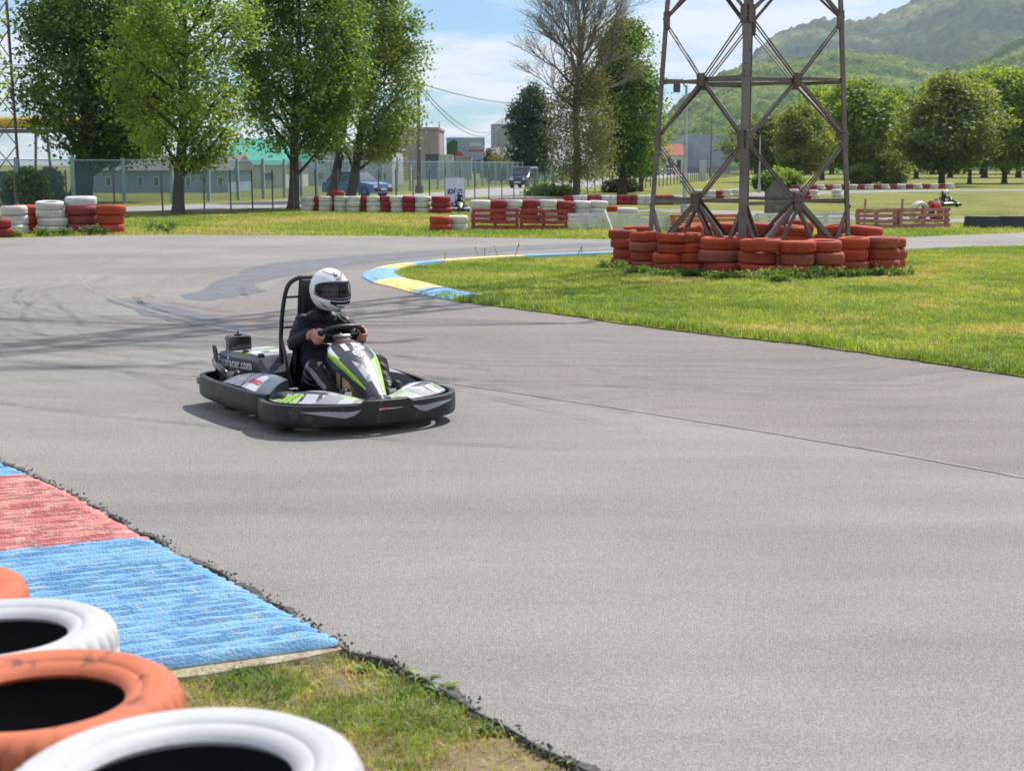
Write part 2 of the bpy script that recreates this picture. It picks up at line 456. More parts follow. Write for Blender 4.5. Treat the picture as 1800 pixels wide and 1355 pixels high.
def gp(pts, n=8): return smoothpath([G(*p) for p in pts], n)
# seam of the paving and repair patches
strip_obj('paving_seam', gp([(420, 431), (330, 433), (240, 447), (178, 464), (150, 477), (141, 489), (155, 506), (196, 525), (300, 556), (430, 587), (560, 620), (720, 662), (900, 690), (1050, 713), (1230, 741), (1400, 769), (1600, 803), (1800, 840), (2000, 876)], 14), 0.022, 0.0045, M['seam'], 0.004)
def patch(pts, name='repair_patch'):
    P = smoothpath([G(*p) for p in pts], 5, closed=True)
    P = [(p.x + random.uniform(-.035, .035), p.y + random.uniform(-.08, .08)) for p in P]
    return sheet(name, P, 0.004, M['tar'])
patch([(190, 526), (235, 527), (290, 537), (345, 549), (400, 566), (452, 584), (400, 585), (330, 570), (265, 556), (222, 540)])
patch([(318, 521), (356, 511), (376, 496), (428, 482), (418, 478), (475, 464), (570, 454), (709, 444), (820, 437), (930, 431), (1050, 428), (1062, 433), (940, 439), (860, 444), (760, 451), (640, 462), (570, 473), (505, 485), (453, 497), (450, 505), (466, 512), (403, 524), (352, 529)])

# the re-laid lane beyond the seam, and rubber left by sliding tyres
M['lane'] = asphalt_mat('lane asphalt', (0.222, 0.200, 0.193), (0.265, 0.239, 0.232))
lane_s = [G(*p) for p in [(196, 525), (300, 556), (430, 587), (560, 620), (720, 662), (900, 690), (1050, 713), (1230, 741), (1400, 769), (1600, 803), (1800, 840), (2000, 876)]]
lane = smoothpath(lane_s, 10) + [Vector((12, 9, 0)), Vector((12, 13, 0))] + [G(*p) for p in [(1800, 655), (1400, 600), (1000, 550), (800, 523), (700, 498), (672, 489), (690, 475), (760, 466), (640, 462), (505, 485), (466, 512), (403, 524), (330, 524), (260, 520)]]
sheet('relaid_lane', [(p.x, p.y) for p in lane], 0.0025, M['lane'])
def skid_mat():
    m, nt, b, out = new_mat('rubber streak'); p = gpos(nt); b.inputs['Base Color'].default_value = (.05, .05, .055, 1); b.inputs['Roughness'].default_value = .8
    tr = nnode(nt, 'ShaderNodeBsdfTransparent'); mx = nnode(nt, 'ShaderNodeMixShader')
    nt.links.new(ramp(nt, noise(nt, p, 2.2, 6, .7), [(.42, .0), (.66, .34)]), mx.inputs[0]); nt.links.new(tr.outputs[0], mx.inputs[1]); nt.links.new(b.outputs[0], mx.inputs[2]); nt.links.new(mx.outputs[0], out.inputs[0]); return m
M['skid'] = skid_mat()
def skids():
    rnd = random.Random(3); mb = MB(); z = 0.0095
    for k in range(46):
        R = rnd.gauss(9.2, 1.5); cx, cy = 1.6 + rnd.gauss(0, .9), 22.8 + rnd.gauss(0, .7); a0 = R_(rnd.uniform(176, 232)); a1 = a0 + R_(rnd.uniform(14, 46)); w = rnd.uniform(.018, .10)
        n = 18; dr = rnd.uniform(-.6, .9); P = []
        for i in range(n + 1):
            t = i / n; a = a0 + (a1 - a0) * t; r = R + dr * t * t; P.append(Vector((cx + r * math.cos(a), cy + r * 1.05 * math.sin(a), 0)))
        L, Q = strip(P, w); z += .0002
        for i in range(n + 1):
            e = min(1, 4 * i / n, 4 * (n - i) / n); c = (L[i] + Q[i]) / 2; L[i] = c.lerp(L[i], max(.05, e)); Q[i] = c.lerp(Q[i], max(.05, e))
        mb.add([(q.x, q.y, z) for q in L] + [(q.x, q.y, z) for q in Q], [(i, i + 1, n + 2 + i, n + 1 + i) for i in range(n)])
    for k in range(12):                             # along the straight towards the camera
        y0 = rnd.uniform(11.5, 15); x0 = rnd.uniform(-4.5, 2); d = Vector((.55 + rnd.uniform(-.1, .15), -.83, 0)).normalized(); ln = rnd.uniform(2, 5); P = [Vector((x0, y0, 0)) + d * ln * i / 12 + Vector((.05 * (i / 12) ** 2 * ln, 0, 0)) for i in range(13)]
        L, Q = strip(P, rnd.uniform(.02, .07)); z += .0002; mb.add([(q.x, q.y, z) for q in L] + [(q.x, q.y, z) for q in Q], [(i, i + 1, 14 + i, 13 + i) for i in range(12)])
    tag(mb.build('skid_marks', M['skid']), 'faint dark rubber streaks on the bend of the track', 'skid marks', kind='stuff')
skids()
# other loops of the track, beyond the grass, and the public road
strip_obj('far_track', gp([(905, 345), (1000, 362), (1090, 368), (1180, 369), (1330, 374), (1500, 381), (1680, 386), (1900, 387), (2300, 390)]), 3.6, -0.027, M['asphalt'])
strip_obj('distant_track', gp([(1280, 344), (1350, 341), (1450, 337.5), (1600, 335), (1800, 333.5), (2200, 333)]), 6.0, -0.029, M['asphalt'])
road_px = [(-250, 376), (0, 370), (120, 367), (280, 365), (440, 360), (600, 352), (740, 345), (850, 339), (935, 331), (1010, 324.5), (1080, 317), (1130, 312), (1200, 306), (1290, 301), (1420, 297.5)]
road_path = gp(road_px)
strip_obj('public_road', road_path, 7.0, -0.025, M['roadgrey'])

# ------------------------------------------------------------------ kerbs
KB = {
 'blue': pmat('kerb paint blue', (0.15, 0.36, 0.63), (0.22, 0.45, 0.68), 7.0, 0.8, 0.8, 90.0, wear=0.57, wearc=(0.40, 0.41, 0.40), wscale=24.0),
 'red': pmat('kerb paint red', (0.56, 0.165, 0.165), (0.64, 0.28, 0.26), 6.0, 0.8, 0.8, 90.0, wear=0.55, wearc=(0.52, 0.40, 0.33), wscale=20.0),
 'yellow': pmat('kerb paint yellow', (0.68, 0.52, 0.13), (0.75, 0.62, 0.26), 6.0, 0.75, 0.5, 60.0, wear=0.6, wearc=(0.5, 0.48, 0.42), wscale=16.0),
 'concrete': pmat('bare concrete', (0.46, 0.40, 0.30), (0.27, 0.22, 0.15), 12.0, 0.9, 0.8, 60.0)}
def near_kerb():
    k = tag(bpy.data.objects.new('ribbed_kerb', None), kind='structure'); COL.objects.link(k)
    e = [G(598, 1137), G(430, 1043), G(250, 947), G(120, 873), G(0, 819), G(-180, 742), G(-380, 664), G(-650, 580)]
    path = smoothpath(e, 12)
    # along-kerb arc length
    S = [0.0]
    for a, b in zip(path[:-1], path[1:]): S.append(S[-1] + (b - a).length)
    def at(s):
        s = min(max(s, 0), S[-1] - 1e-5); i = max(j for j in range(len(S)) if S[j] <= s); i = min(i, len(path) - 2)
        return path[i].lerp(path[i + 1], (s - S[i]) / (S[i + 1] - S[i]))
    cross = (G(0, 986) - G(262, 957)).normalized()
    W = 1.55
    bounds = [0.0]
    def s_of(px, py):
        q = G(px, py); return min(range(len(path)), key=lambda i: (path[i] - q).length)
    b1 = S[s_of(262, 955)]; b2 = S[s_of(46, 842)]; step = b2 - b1
    bounds = [0.0, b1, b2, b2 + step, b2 + 2 * step, min(S[-1], b2 + 3 * step)]
    cols = ['blue', 'red', 'blue', 'red', 'blue']
    rib = 0.078
    for i, c in enumerate(cols):
        s0, s1 = bounds[i], bounds[i + 1]; n = max(1, round((s1 - s0) / rib)); mb = MB()
        prof = [(0.0, -0.006), (0.08, 0.012), (0.30, 0.033), (0.70, 0.030), (0.90, 0.006)]
        us = []
        for r in range(n):
            jr = random.uniform(-0.002, 0.002); hs = random.uniform(0.8, 1.1)
            for (t, h) in prof: us.append((s0 + (r + t) * (s1 - s0) / n + (jr if 0 < t < 1 else 0), h * hs))
        us.append((s1, -0.004)); nv = 36; rows = []
        for (s, h) in us:
            a = at(s); row = []
            for j in range(nv + 1):
                t = j / nv; v = t ** 1.3 * W
                taper = min(1.0, 0.25 + v / 0.10)
                nz = float(fbm(s * 60.0, v * 26.0, 3, 5)) - 0.45
                edge = (random.uniform(-0.012, 0.016) if j == 0 else 0)
                q = a + cross * (v + edge)
                row.append((q.x, q.y, 0.012 + v * 0.012 + h * taper * (1 + 0.5 * nz) + 0.004 * nz))
            rows.append(row)
        o0 = len(mb.v)
        for r in rows: mb.v += r
        for a in range(len(rows) - 1):
            for j in range(nv):
                p = a * (nv + 1) + j; mb.f.append((p, p + 1, p + nv + 2, p + nv + 1)); mb.m.append(0)
        # skirts down to the ground at both ends and along the road
        def skirt(line, m):
            o = len(mb.v); L = len(line)
            mb.v += list(line) + [(x, y, -0.05) for (x, y, z) in line]
            for q in range(L - 1): mb.f.append((o + q, o + q + 1, o + L + q + 1, o + L + q)); mb.m.append(m)
        skirt([r[0] for r in rows], 1); skirt([r[-1] for r in rows], 1); skirt(rows[0], 1); skirt(rows[-1], 1)
        mb.build('kerb_block', [KB[c], KB['concrete']], k, smooth=50)
    # rough concrete lip poking out at the near end
    a = at(0.0); mb = MB(); n = 40; ax = (at(0.3) - at(0)).normalized()
    top = []; bot = []; inn = []
    for j in range(n + 1):
        v = j / n * W; nz = float(fbm(v * 5, 0.3, 3, 9)); w = 0.02 + 0.12 * nz * (1 - math.exp(-v * 6)) 
        q = a + cross * v; f = q - ax * w
        inn.append((q.x + ax.x * 0.02, q.y + ax.y * 0.02, 0.002 + v * 0.01)); top.append((f.x, f.y, -0.006 + v * 0.008 + 0.014 * nz)); bot.append((f.x - ax.x * .015, f.y - ax.y * .015, -0.06))
    L = n + 1; mb.v = inn + top + bot
    for j in range(n): mb.f += [(j, j + 1, L + j + 1, L + j), (L + j, L + j + 1, 2 * L + j + 1, 2 * L + j)]; mb.m += [0, 0]
    mb.build('concrete_lip', KB['concrete'], k, smooth=60)
    return [at(s) for s in np.linspace(0, S[-1] * 0.98, 60)], cross, W
kerb_line, kerb_cross, kerb_W = near_kerb()

def far_kerb():
    k = tag(bpy.data.objects.new('painted_kerb', None), kind='structure'); COL.objects.link(k)
    outer = gp([(792, 529), (735, 519), (688, 506), (658, 499), (637, 488), (645, 478), (680, 469.5), (745, 462.5), (850, 455.5), (960, 451), (1070, 447), (1200, 443.5)], 16)
    S = [0.0]
    for a, b in zip(outer[:-1], outer[1:]): S.append(S[-1] + (b - a).length)
    def s_of(px, py): q = G(px, py); return S[min(range(len(outer)), key=lambda i: (outer[i] - q).length)]
    cuts = [0.0] + [s_of(*p) for p in ((717, 515), (657, 498), (645, 478), (688, 468.5), (745, 462.5))]
    while cuts[-1] < S[-1] - 2.6: cuts.append(cuts[-1] + 2.3)
    cuts.append(S[-1])
    cols = ['blue', 'yellow']
    for i in range(len(cuts) - 1):
        idx = [j for j in range(len(S)) if cuts[i] < S[j] < cuts[i + 1]]
        def at(s):
            j = min(max(q for q in range(len(S)) if S[q] <= s), len(S) - 2); return outer[j].lerp(outer[j + 1], (s - S[j]) / max(1e-6, S[j + 1] - S[j])), (outer[j + 1] - outer[j]).normalized()
        ss = [cuts[i]] + [S[j] for j in idx] + [cuts[i + 1] - 0.012]
        rows = []
        for s in ss:
            p, d = at(s); n = Vector((d.y, -d.x, 0))     # towards the turf
            rows.append([p + n * w + Vector((0, 0, z)) for (w, z) in ((0, -0.02), (0.01, 0.02), (0.10, 0.05), (0.30, 0.075), (0.52, 0.07), (0.54, 0.0))])
        mb = MB(); mb.loft(rows, 0, True, False); mb.build('kerb_block', KB[cols[i % 2]], k, smooth=50)
far_kerb()

# crumbled black edge of the asphalt beside the near verge and kerb
def crumbs():
    mb = MB(); ed = [Vector((p[0], p[1], 0)) for p in near_edge[12:175]]
    for a, b in zip(ed[:-1], ed[1:]):
        d = (b - a); n = Vector((-d.y, d.x, 0)).normalized()
        for q in range(22):
            p = a + d * random.random() + n * random.gauss(-0.004, 0.024)
            s = random.uniform(0.003, 0.010) * (1.3 if random.random() < .1 else 1)
            vs = [Vector((random.gauss(0, 1), random.gauss(0, 1), random.gauss(0, .7))).normalized() * s * random.uniform(.7, 1.2) for _ in range(6)]
            base = [Vector((1, 0, 0)), Vector((0, 1, 0)), Vector((-1, 0, 0)), Vector((0, -1, 0)), Vector((0, 0, .8)), Vector((0, 0, -.8))]
            vs = [p + Vector((0, 0, 0.002 + random.uniform(-.01, .004))) + (bb * s * random.uniform(.7, 1.3)) for bb in base]
            mb.add(vs, [(0, 1, 4), (1, 2, 4), (2, 3, 4), (3, 0, 4), (1, 0, 5), (2, 1, 5), (3, 2, 5), (0, 3, 5)])
    o = mb.build('asphalt_crumbs', M['crumb']); tag(o, 'black crumbled asphalt chips along the broken track edge', 'asphalt chips', kind='stuff')
    # the worn lip itself: a dark irregular band lying on the broken edge
    P = [Vector((p[0], p[1], 0)) for p in near_edge[8:178]]
    L = []; Rr = []
    for i, p in enumerate(P):
        d = (P[min(i + 1, len(P) - 1)] - P[max(i - 1, 0)]).normalized(); n = Vector((-d.y, d.x, 0))
        L.append(p + n * (0.004 + random.uniform(0, .018))); Rr.append(p - n * (0.004 + 0.05 * random.random() ** 3))
    n = len(L); mb = MB()
    mb.add([(q.x, q.y, -0.026) for q in L] + [(q.x, q.y, 0.003) for q in Rr] + [(q.x, q.y, 0.004) for q in P], [(k, k + 1, 2 * n + k + 1, 2 * n + k) for k in range(n - 1)] + [(2 * n + k, 2 * n + k + 1, n + k + 1, n + k) for k in range(n - 1)])
    tag(mb.build('asphalt_edge', M['crumb']), kind='structure')
crumbs()

# ------------------------------------------------------------------ grass blades
GM = [leafmat('grass green', [(0.12, 0.20, 0.028), (0.19, 0.27, 0.045), (0.25, 0.31, 0.055)], 0.9, 0.42),
      leafmat('grass yellow green', [(0.20, 0.29, 0.045), (0.27, 0.36, 0.065), (0.35, 0.39, 0.09)], 0.9, 0.42),
      leafmat('grass straw', [(0.46, 0.37, 0.17), (0.55, 0.45, 0.23), (0.42, 0.31, 0.14)], 1.5, 0.35)]
def blades(name, label, pts, h, w, z, mi, lean=0.5, seed=0):
    r = np.random.default_rng(seed); n = len(pts)
    a = r.uniform(0, 2 * np.pi, n); hh = h * r.uniform(0.5, 1.25, n) * np.ones(n); ww = w * r.uniform(0.7, 1.3, n)
    la = r.uniform(0, 2 * np.pi, n); lm = hh * lean * r.uniform(0.1, 1.6, n)
    X, Y = pts[:, 0], pts[:, 1]
    V = np.empty((n, 5, 3), dtype=np.float32)
    cx, sx = np.cos(a) * ww / 2, np.sin(a) * ww / 2
    lx, ly = np.cos(la) * lm, np.sin(la) * lm
    V[:, 0] = np.stack([X - cx, Y - sx, np.full(n, z)], 1); V[:, 1] = np.stack([X + cx, Y + sx, np.full(n, z)], 1)
    V[:, 2] = np.stack([X + cx * .7 + lx * .35, Y + sx * .7 + ly * .35, z + hh * .6], 1); V[:, 3] = np.stack([X - cx * .7 + lx * .35, Y - sx * .7 + ly * .35, z + hh * .6], 1)
    V[:, 4] = np.stack([X + lx, Y + ly, z + hh * np.clip(1 - .3 * lean * r.uniform(0, 1.5, n), .4, 1)], 1)
    b = np.arange(n)[:, None] * 5
    tri = np.concatenate([b + [0, 1, 2], b + [0, 2, 3], b + [3, 2, 4]], 0)
    me = npmesh(name, V.reshape(-1, 3), tri, GM, np.tile(mi, 3))
    return tag(obj(name, me), label, 'grass', kind='stuff')
def scatter(poly, n, seed):
    r = np.random.default_rng(seed); P = np.array([(p[0], p[1]) for p in poly]); lo, hi = P.min(0), P.max(0)
    q = r.uniform(lo, hi, (n, 2)); return q[inpoly(q[:, 0], q[:, 1], poly)]
def gmix(p, seed, dry=0.25, sc=0.5):
    r = np.random.default_rng(seed); nz = fbm(p[:, 0] * sc, p[:, 1] * sc, 4, seed) + r.normal(0, .10, len(p))
    return np.where(nz < 0.40 - dry * .2, 0, np.where(nz < 0.62 - dry * .35, 1, 2))

# near verge
vpoly = [(p.x, p.y) for p in (G(1015, 1356), G(925, 1300), G(820, 1241), G(715, 1187), G(606, 1146))] + [(q.x, q.y) for q in (G(560, 1158), G(300, 1168), G(0, 1180), G(-400, 1200))] + [(-2.4, 2.0), (-1.0, 1.4), (1.2, 1.6)]
sheet('verge_soil', vpoly, -0.02, M['soil'])
vp = scatter(vpoly, 130000, 3)
cl = fbm(vp[:, 0] * 3.2, vp[:, 1] * 3.2, 4, 21)
far_w = np.clip((vp[:, 1] - 3.0) / 2.5, 0, 1)
keep = np.random.default_rng(4).uniform(0, 1, len(vp)) < np.clip((cl - 0.40) * 4.0 + 0.40 + 0.35 * far_w, 0.16, 0.95)
vp = vp[keep]; cl = cl[keep]
vm = np.where(cl + np.random.default_rng(5).normal(0, .09, len(vp)) > 0.535, 0, np.where(np.random.default_rng(6).uniform(0, 1, len(vp)) < .38, 1, 2))
blades('verge_grass', 'short patchy green and straw grass of the near verge', vp, np.where(vm == 2, 0.028, 0.045), 0.0048, -0.02, vm, 0.9, 8)

# infield turf
ip = scatter([p for p in isl_poly[:22]] + [(11.5, 31), (11.5, 15)], 460000, 12)
vis = np.abs(ip[:, 0]) < ip[:, 1] * 0.36 + 0.3
ip = ip[vis]
im = gmix(ip, 31, -0.12, 0.75)
edge_d = np.min(np.stack([np.hypot(ip[:, 0] - p.x, ip[:, 1] - p.y) for p in smoothpath(isl[:9], 10)], 0), 0)
hh = np.where(edge_d < 0.45, 0.10, 0.05) * (0.6 + 0.9 * fbm(ip[:, 0] * 1.4, ip[:, 1] * 1.4, 3, 77))
im = np.where((edge_d < 0.4) & (im == 2), 0, im)
blades('infield_turf', 'sunny yellow green turf of the infield round the pylon', ip, hh, 0.011, 0.012, im, 0.7, 9)

# turf beyond the track
fp = scatter([(p.x, p.y) for p in (G(-60, 416), G(200, 411.5), G(500, 411.5), G(800, 415), G(1070, 419), G(1300, 420), G(1570, 416), G(1860, 407), G(1860, 396), G(1500, 392), G(1100, 385), G(800, 372), G(520, 372), G(200, 385), G(-60, 390))], 130000, 15)
fm = gmix(fp, 41, 0.12, 0.35)
blades('outfield_turf', 'strip of mown turf beyond the far edge of the track', fp, 0.075 * (0.5 + fbm(fp[:, 0] * .8, fp[:, 1] * .8, 3, 3)), 0.028, -0.035, fm, 0.7, 16)

# ------------------------------------------------------------------ hills and mountain
def hill_mat(name, a, b_, c, sc):
    m, nt, b, out = new_mat(name); p = gpos(nt)
    col = ramp(nt, noise(nt, p, sc, 6, 0.6), [(0.32, a), (0.5, b_), (0.68, c)])
    f = ramp(nt, noise(nt, p, sc * 16, 3, 0.6), [(0.3, 0.55), (0.7, 1.35)])
    nt.links.new(mixrgb(nt, 1.0, col, f, 'MULTIPLY'), b.inputs['Base Color']); b.inputs['Roughness'].default_value = 1; b.inputs['Specular IOR Level'].default_value = 0.05
    return m
M['hill'] = hill_mat('hill forest', (0.03, 0.062, 0.024), (0.075, 0.118, 0.036), (0.17, 0.195, 0.065), 0.014)
M['mountain'] = hill_mat('mountain forest', (0.018, 0.036, 0.026), (0.05, 0.075, 0.035), (0.19, 0.19, 0.085), 0.0045)
def ridge(name, prof, D0, D1, mat, lump, lh, seed, nu=520, nv=150, rough=0.10):
    px = np.linspace(prof[0][0], prof[-1][0], nu); py = np.interp(px, [p[0] for p in prof], [p[1] for p in prof])
    t = np.linspace(0, 1, nv)
    crest = np.array([PD(float(a), float(b), D1).z for a, b in zip(px, py)])
    tanx = np.array([sight(float(a), 290)[0] / sight(float(a), 290)[1] for a in px])
    D = D0 + (D1 - D0) * t
    X = tanx[:, None] * D[None, :]; Y = np.broadcast_to(D[None, :], X.shape)
    Z = (crest[:, None] + 3) * (t[None, :] ** 1.25) - 3
    spur = fbm(X / 260 + 9, Y / 420, 4, seed) - 0.47
    Z = Z + spur * crest[:, None] * rough * 10 * (t * (1 - t))[None, :] 
    lum = np.abs(fbm(X / lump, Y / lump, 3, seed + 5) - 0.45) * 2
    Z = Z + lh * lum * np.clip(t * 6, 0, 1)[None, :]
    V = np.stack([X, Y, Z], 2).reshape(-1, 3)
    # back slope, down to the plain
    Xb = tanx * (D1 * 1.25); back = np.stack([Xb, np.full(nu, D1 * 1.25), np.full(nu, -5.0)], 1)
    V = np.concatenate([V, back]); i, j = np.meshgrid(np.arange(nu - 1), np.arange(nv - 1), indexing='ij')
    a = (i * nv + j).ravel(); q = np.stack([a, a + nv, a + nv + 1, a + 1], 1)
    k = np.arange(nu - 1); bq = np.stack([k * nv + nv - 1, (k + 1) * nv + nv - 1, nu * nv + k + 1, nu * nv + k], 1)
    o = obj(name, npmesh(name, V, np.concatenate([q, bq]), mat, smooth=True)); return tag(o, kind='structure')
ridge('hill', [(1085, 292), (1130, 250), (1160, 215), (1200, 176), (1270, 129), (1316, 113), (1400, 108), (1460, 94), (1540, 99), (1650, 121), (1720, 106), (1800, 66), (1950, 40), (2200, 80), (2500, 230)], 380, 1250, M['hill'], 7.0, 7.5, 3, nu=640, nv=200)
ridge('mountain', [(1190, 292), (1270, 170), (1318, 105), (1340, 78), (1362, 62), (1400, 48), (1440, 38), (1480, 41), (1520, 36), (1560, 21), (1600, 0), (1660, -35), (1720, -60), (1800, -70), (2000, -20), (2400, 150), (2700, 292)], 1500, 3000, M['mountain'], 22.0, 22.0, 8, nu=420, nv=130, rough=0.14)
# ------------------------------------------------------------------ steel lattice pylon
M['steel'] = pmat('rusty galvanised steel', (0.178, 0.152, 0.146), (0.125, 0.092, 0.084), 1.6, 0.42, 0.12, 60.0, metallic=0.55, wear=0.60, wearc=(0.10, 0.052, 0.04), wscale=7.0)
M['plate'] = pmat('weathered plate', (0.165, 0.135, 0.125), (0.12, 0.085, 0.075), 6.0, 0.55, 0.3, 30.0, metallic=0.4, wear=0.6, wearc=(0.14, 0.07, 0.05))
M['concrete'] = pmat('old concrete', (0.42, 0.40, 0.37), (0.33, 0.31, 0.29), 4.0, 0.9, 0.4)
def pylon():
    base = [Vector((2.37, 26.15, 0)), Vector((3.82, 24.62, 0)), Vector((5.92, 25.85, 0)), Vector((4.30, 27.55, 0))]
    c = sum(base, Vector()) / 4
    t = thing('lattice_pylon', 'tall rusty steel lattice pylon standing inside a ring of orange tyres', 'pylon', c)
    HT = 25.0; k_top = 0.13
    def leg(i, z): b = base[i % 4]; s = 1 - (1 - k_top) * z / HT; return Vector((c.x + (b.x - c.x) * s, c.y + (b.y - c.y) * s, z))
    lean = Vector((0.015, 0, 0))
    for i in range(4):
        a = (base[(i + 1) % 4] - base[i]).normalized(); b = (base[i - 1] - base[i]).normalized()
        MB().angle_iron(leg(i, 0), leg(i, HT), 0.084, 0.015, a, b).build('leg', M['steel'], t, world=True)
        MB().bevbox(base[i] + Vector((0, 0, -0.02)), (0.34, 0.34, 0.14), 0.03).build('footing', M['concrete'], t, world=True)
    gz = [1.18, 3.22]; lz = [2.22, 4.25]
    z = 5.1
    while z < HT - 1.5:
        gz.append(z); lz.append(z + 0.95); z += 1.95 if z < 12 else 1.6
    for i in range(4):
        j = (i + 1) % 4; n = (base[j] - base[i]).normalized(); outw = Vector((n.y, -n.x, 0))
        if outw.dot(base[i] - c) < 0: outw = -outw
        def mid(z): return (leg(i, z) + leg(j, z)) / 2
        def bar(p, q, w, name, off=0.0, dbl=False):
            up = outw
            if dbl:
                mb = MB()
                for s in (-0.024, 0.024):
                    d = (q - p).normalized().cross(outw) * s
                    mb.beam(p + d + outw * off, q + d + outw * off, 0.016, 0.022, up)
                mb.build(name, M['steel'], t, world=True)
            else: MB().angle_iron(p + outw * off, q + outw * off, w, 0.012, (q - p).cross(outw), -outw).build(name, M['steel'], t, world=True)
        for k, g in enumerate(gz):
            m_ = mid(g); up_z = lz[k]
            big = k < 6
            if g < 12 or k % 1 == 0:
                w, h = (0.17, 0.30) if k == 0 else (0.17, 0.22) if big else (0.12, 0.15)
                x = n; rot = Matrix((x, outw, Vector((0, 0, 1)))).transposed()
                pl = MB(); pl.bevbox(m_ + outw * 0.035, (w, 0.03, h), 0.008, rot)
                for sx in (-1, 1):
                    for sz in (-1, 0, 1):
                        q = m_ + outw * 0.055 + x * sx * w * 0.3 + Vector((0, 0, sz * h * 0.32)); pl.box(q, (0.03, 0.025, 0.03), rot)
                pl.build('gusset_plate', M['plate'], t, world=True)
            for e in (i, j):
                bar(m_, leg(e, up_z), 0.04 if k < 5 else .026, 'diagonal_brace', 0.0, k == 1 or k == 0)
                zdn = lz[k - 1] if k else 0.12
                bar(leg(e, zdn), m_, (0.046 if k < 5 else .028) if k else 0.065, 'diagonal_brace', 0.018)
            if k < 2 or k % 3 == 0:
                for e in (i, j): bar(leg(e, g), m_, 0.045, 'horizontal_brace', -0.012)
            if k == 0:
                for e, s in ((i, -1), (j, 1)):      # secondary struts near the ground
                    q = m_ + n * s * 0.62; bar(Vector((q.x, q.y, 0.1)), m_ + Vector((0, 0, -0.1)), 0.04, 'strut', 0.03)
                    bar(leg(e, g - 0.05), leg(e, 0.15) + n * (-s) * 0.45, 0.05, 'strut', 0.006)
        # plates on the legs
    for i in range(4):
        a = (base[(i + 1) % 4] - base[i]).normalized(); b = (base[i - 1] - base[i]).normalized()
        for z in lz[:5]:
            p = leg(i, z)
            mb = MB()
            for q, o in ((a, b), (b, a)):
                outw = -(o - q * o.dot(q)).normalized(); rot = Matrix((q, outw, Vector((0, 0, 1)))).transposed()
                mb.bevbox(p + q * 0.07 + outw * 0.02, (0.14, 0.02, 0.30), 0.006, rot)
                for s in (-.15, 0, .15): mb.box(p + q * 0.1 + outw * 0.034 + Vector((0, 0, s * .8)), (0.022, 0.015, 0.022), rot)
            mb.build('splice_plate', M['plate'], t, world=True)
    # inner ring across the faces' centres at the upper gussets
    for g in gz[1:2]:
        for i in range(4):
            p = (leg(i, g) + leg(i + 1, g)) / 2; q = (leg(i + 1, g) + leg(i + 2, g)) / 2
            MB().beam(p, q, 0.045, 0.05).build('horizontal_brace', M['steel'], t, world=True)
    # cross arms high above
    ax = (base[2] - base[0]).normalized()
    for z, L in ((15.5, 3.6), (18.8, 3.1), (22.0, 2.6)):
        for s in (-1, 1):
            tip = Vector((c.x, c.y, z)) + ax * s * L
            mb = MB()
            for i in range(4):
                mb.beam(leg(i, z), tip, 0.03, 0.03)
                mb.beam(leg(i, z + 1.0), tip, 0.028, 0.028)
            mb.build('cross_arm', M['steel'], t, world=True)
            ins = MB(); ins.lathe([(0.01, 0), (0.06, -0.05), (0.03, -0.1), (0.07, -0.15), (0.03, -0.25), (0.07, -0.3), (0.03, -0.4), (0.07, -0.5), (0.01, -0.6)], 8, tip); ins.build('insulator', M['plate'], t, world=True)
    # small flood lamp on a stub arm by the left leg, and a sign board at the back
    p = leg(0, 3.22)
    MB().box(p + Vector((0.30, 0.05, -0.10)), (0.11, 0.09, 0.15)).build('lamp_box', M['plate'], t, world=True)
    q = PD(1366, 352, 27.8)
pylon()

# ------------------------------------------------------------------ tyres
def tyre_prof(R, h, near=False):
    r = R * 0.60
    out = [(r, -.34), (r * 1.04, -.42), (R * .74, -.47), (R * .86, -.5), (R * .95, -.43), (R * .99, -.30)]
    if near: out += [(R, -.24), (R, -.13), (R * .982, -.12), (R * .982, -.09), (R, -.08), (R * 1.003, .0), (R, .08), (R * .982, .09), (R * .982, .12), (R, .13), (R, .24)]
    else: out += [(R * 1.0, -.15), (R * .984, -.12), (R, -.09), (R * 1.002, .09), (R * .984, .12), (R, .15)]
    if near: out += [(R * .99, .32), (R * .955, .43), (R * .88, .495), (R * .83, .50), (R * .805, .488), (R * .79, .492), (R * .73, .46), (R * .715, .44), (R * .70, .445), (R * .64, .405), (r * 1.03, .375), (r, .34)]
    else: out += [(R * .99, .30), (R * .95, .43), (R * .86, .5), (R * .74, .47), (r * 1.04, .42), (r, .34)]
    n_out = len(out)
    inn = [(r * 1.04, .29), (R * .72, .30), (R * .87, .36), (R * .93, .24), (R * .93, -.24), (R * .87, -.36), (R * .72, -.30), (r * 1.04, -.29)]
    prof = [(a, b * h) for a, b in out + inn]
    mats = [0] * (n_out - 1) + [0] + [1] * (len(inn) - 1) + [0]
    return prof, mats
M['rubber'] = pmat('bare black rubber', (0.02, 0.021, 0.025), (0.034, 0.035, 0.04), 6.0, 0.8)
def tpaint(name, c1, c2, wear=0.63, wc=(0.07, 0.055, 0.05)):
    return pmat(name, c1, c2, 4.5, 0.72, 0.10, 140.0, spec=0.3, wear=wear, wearc=wc, wscale=16.0)
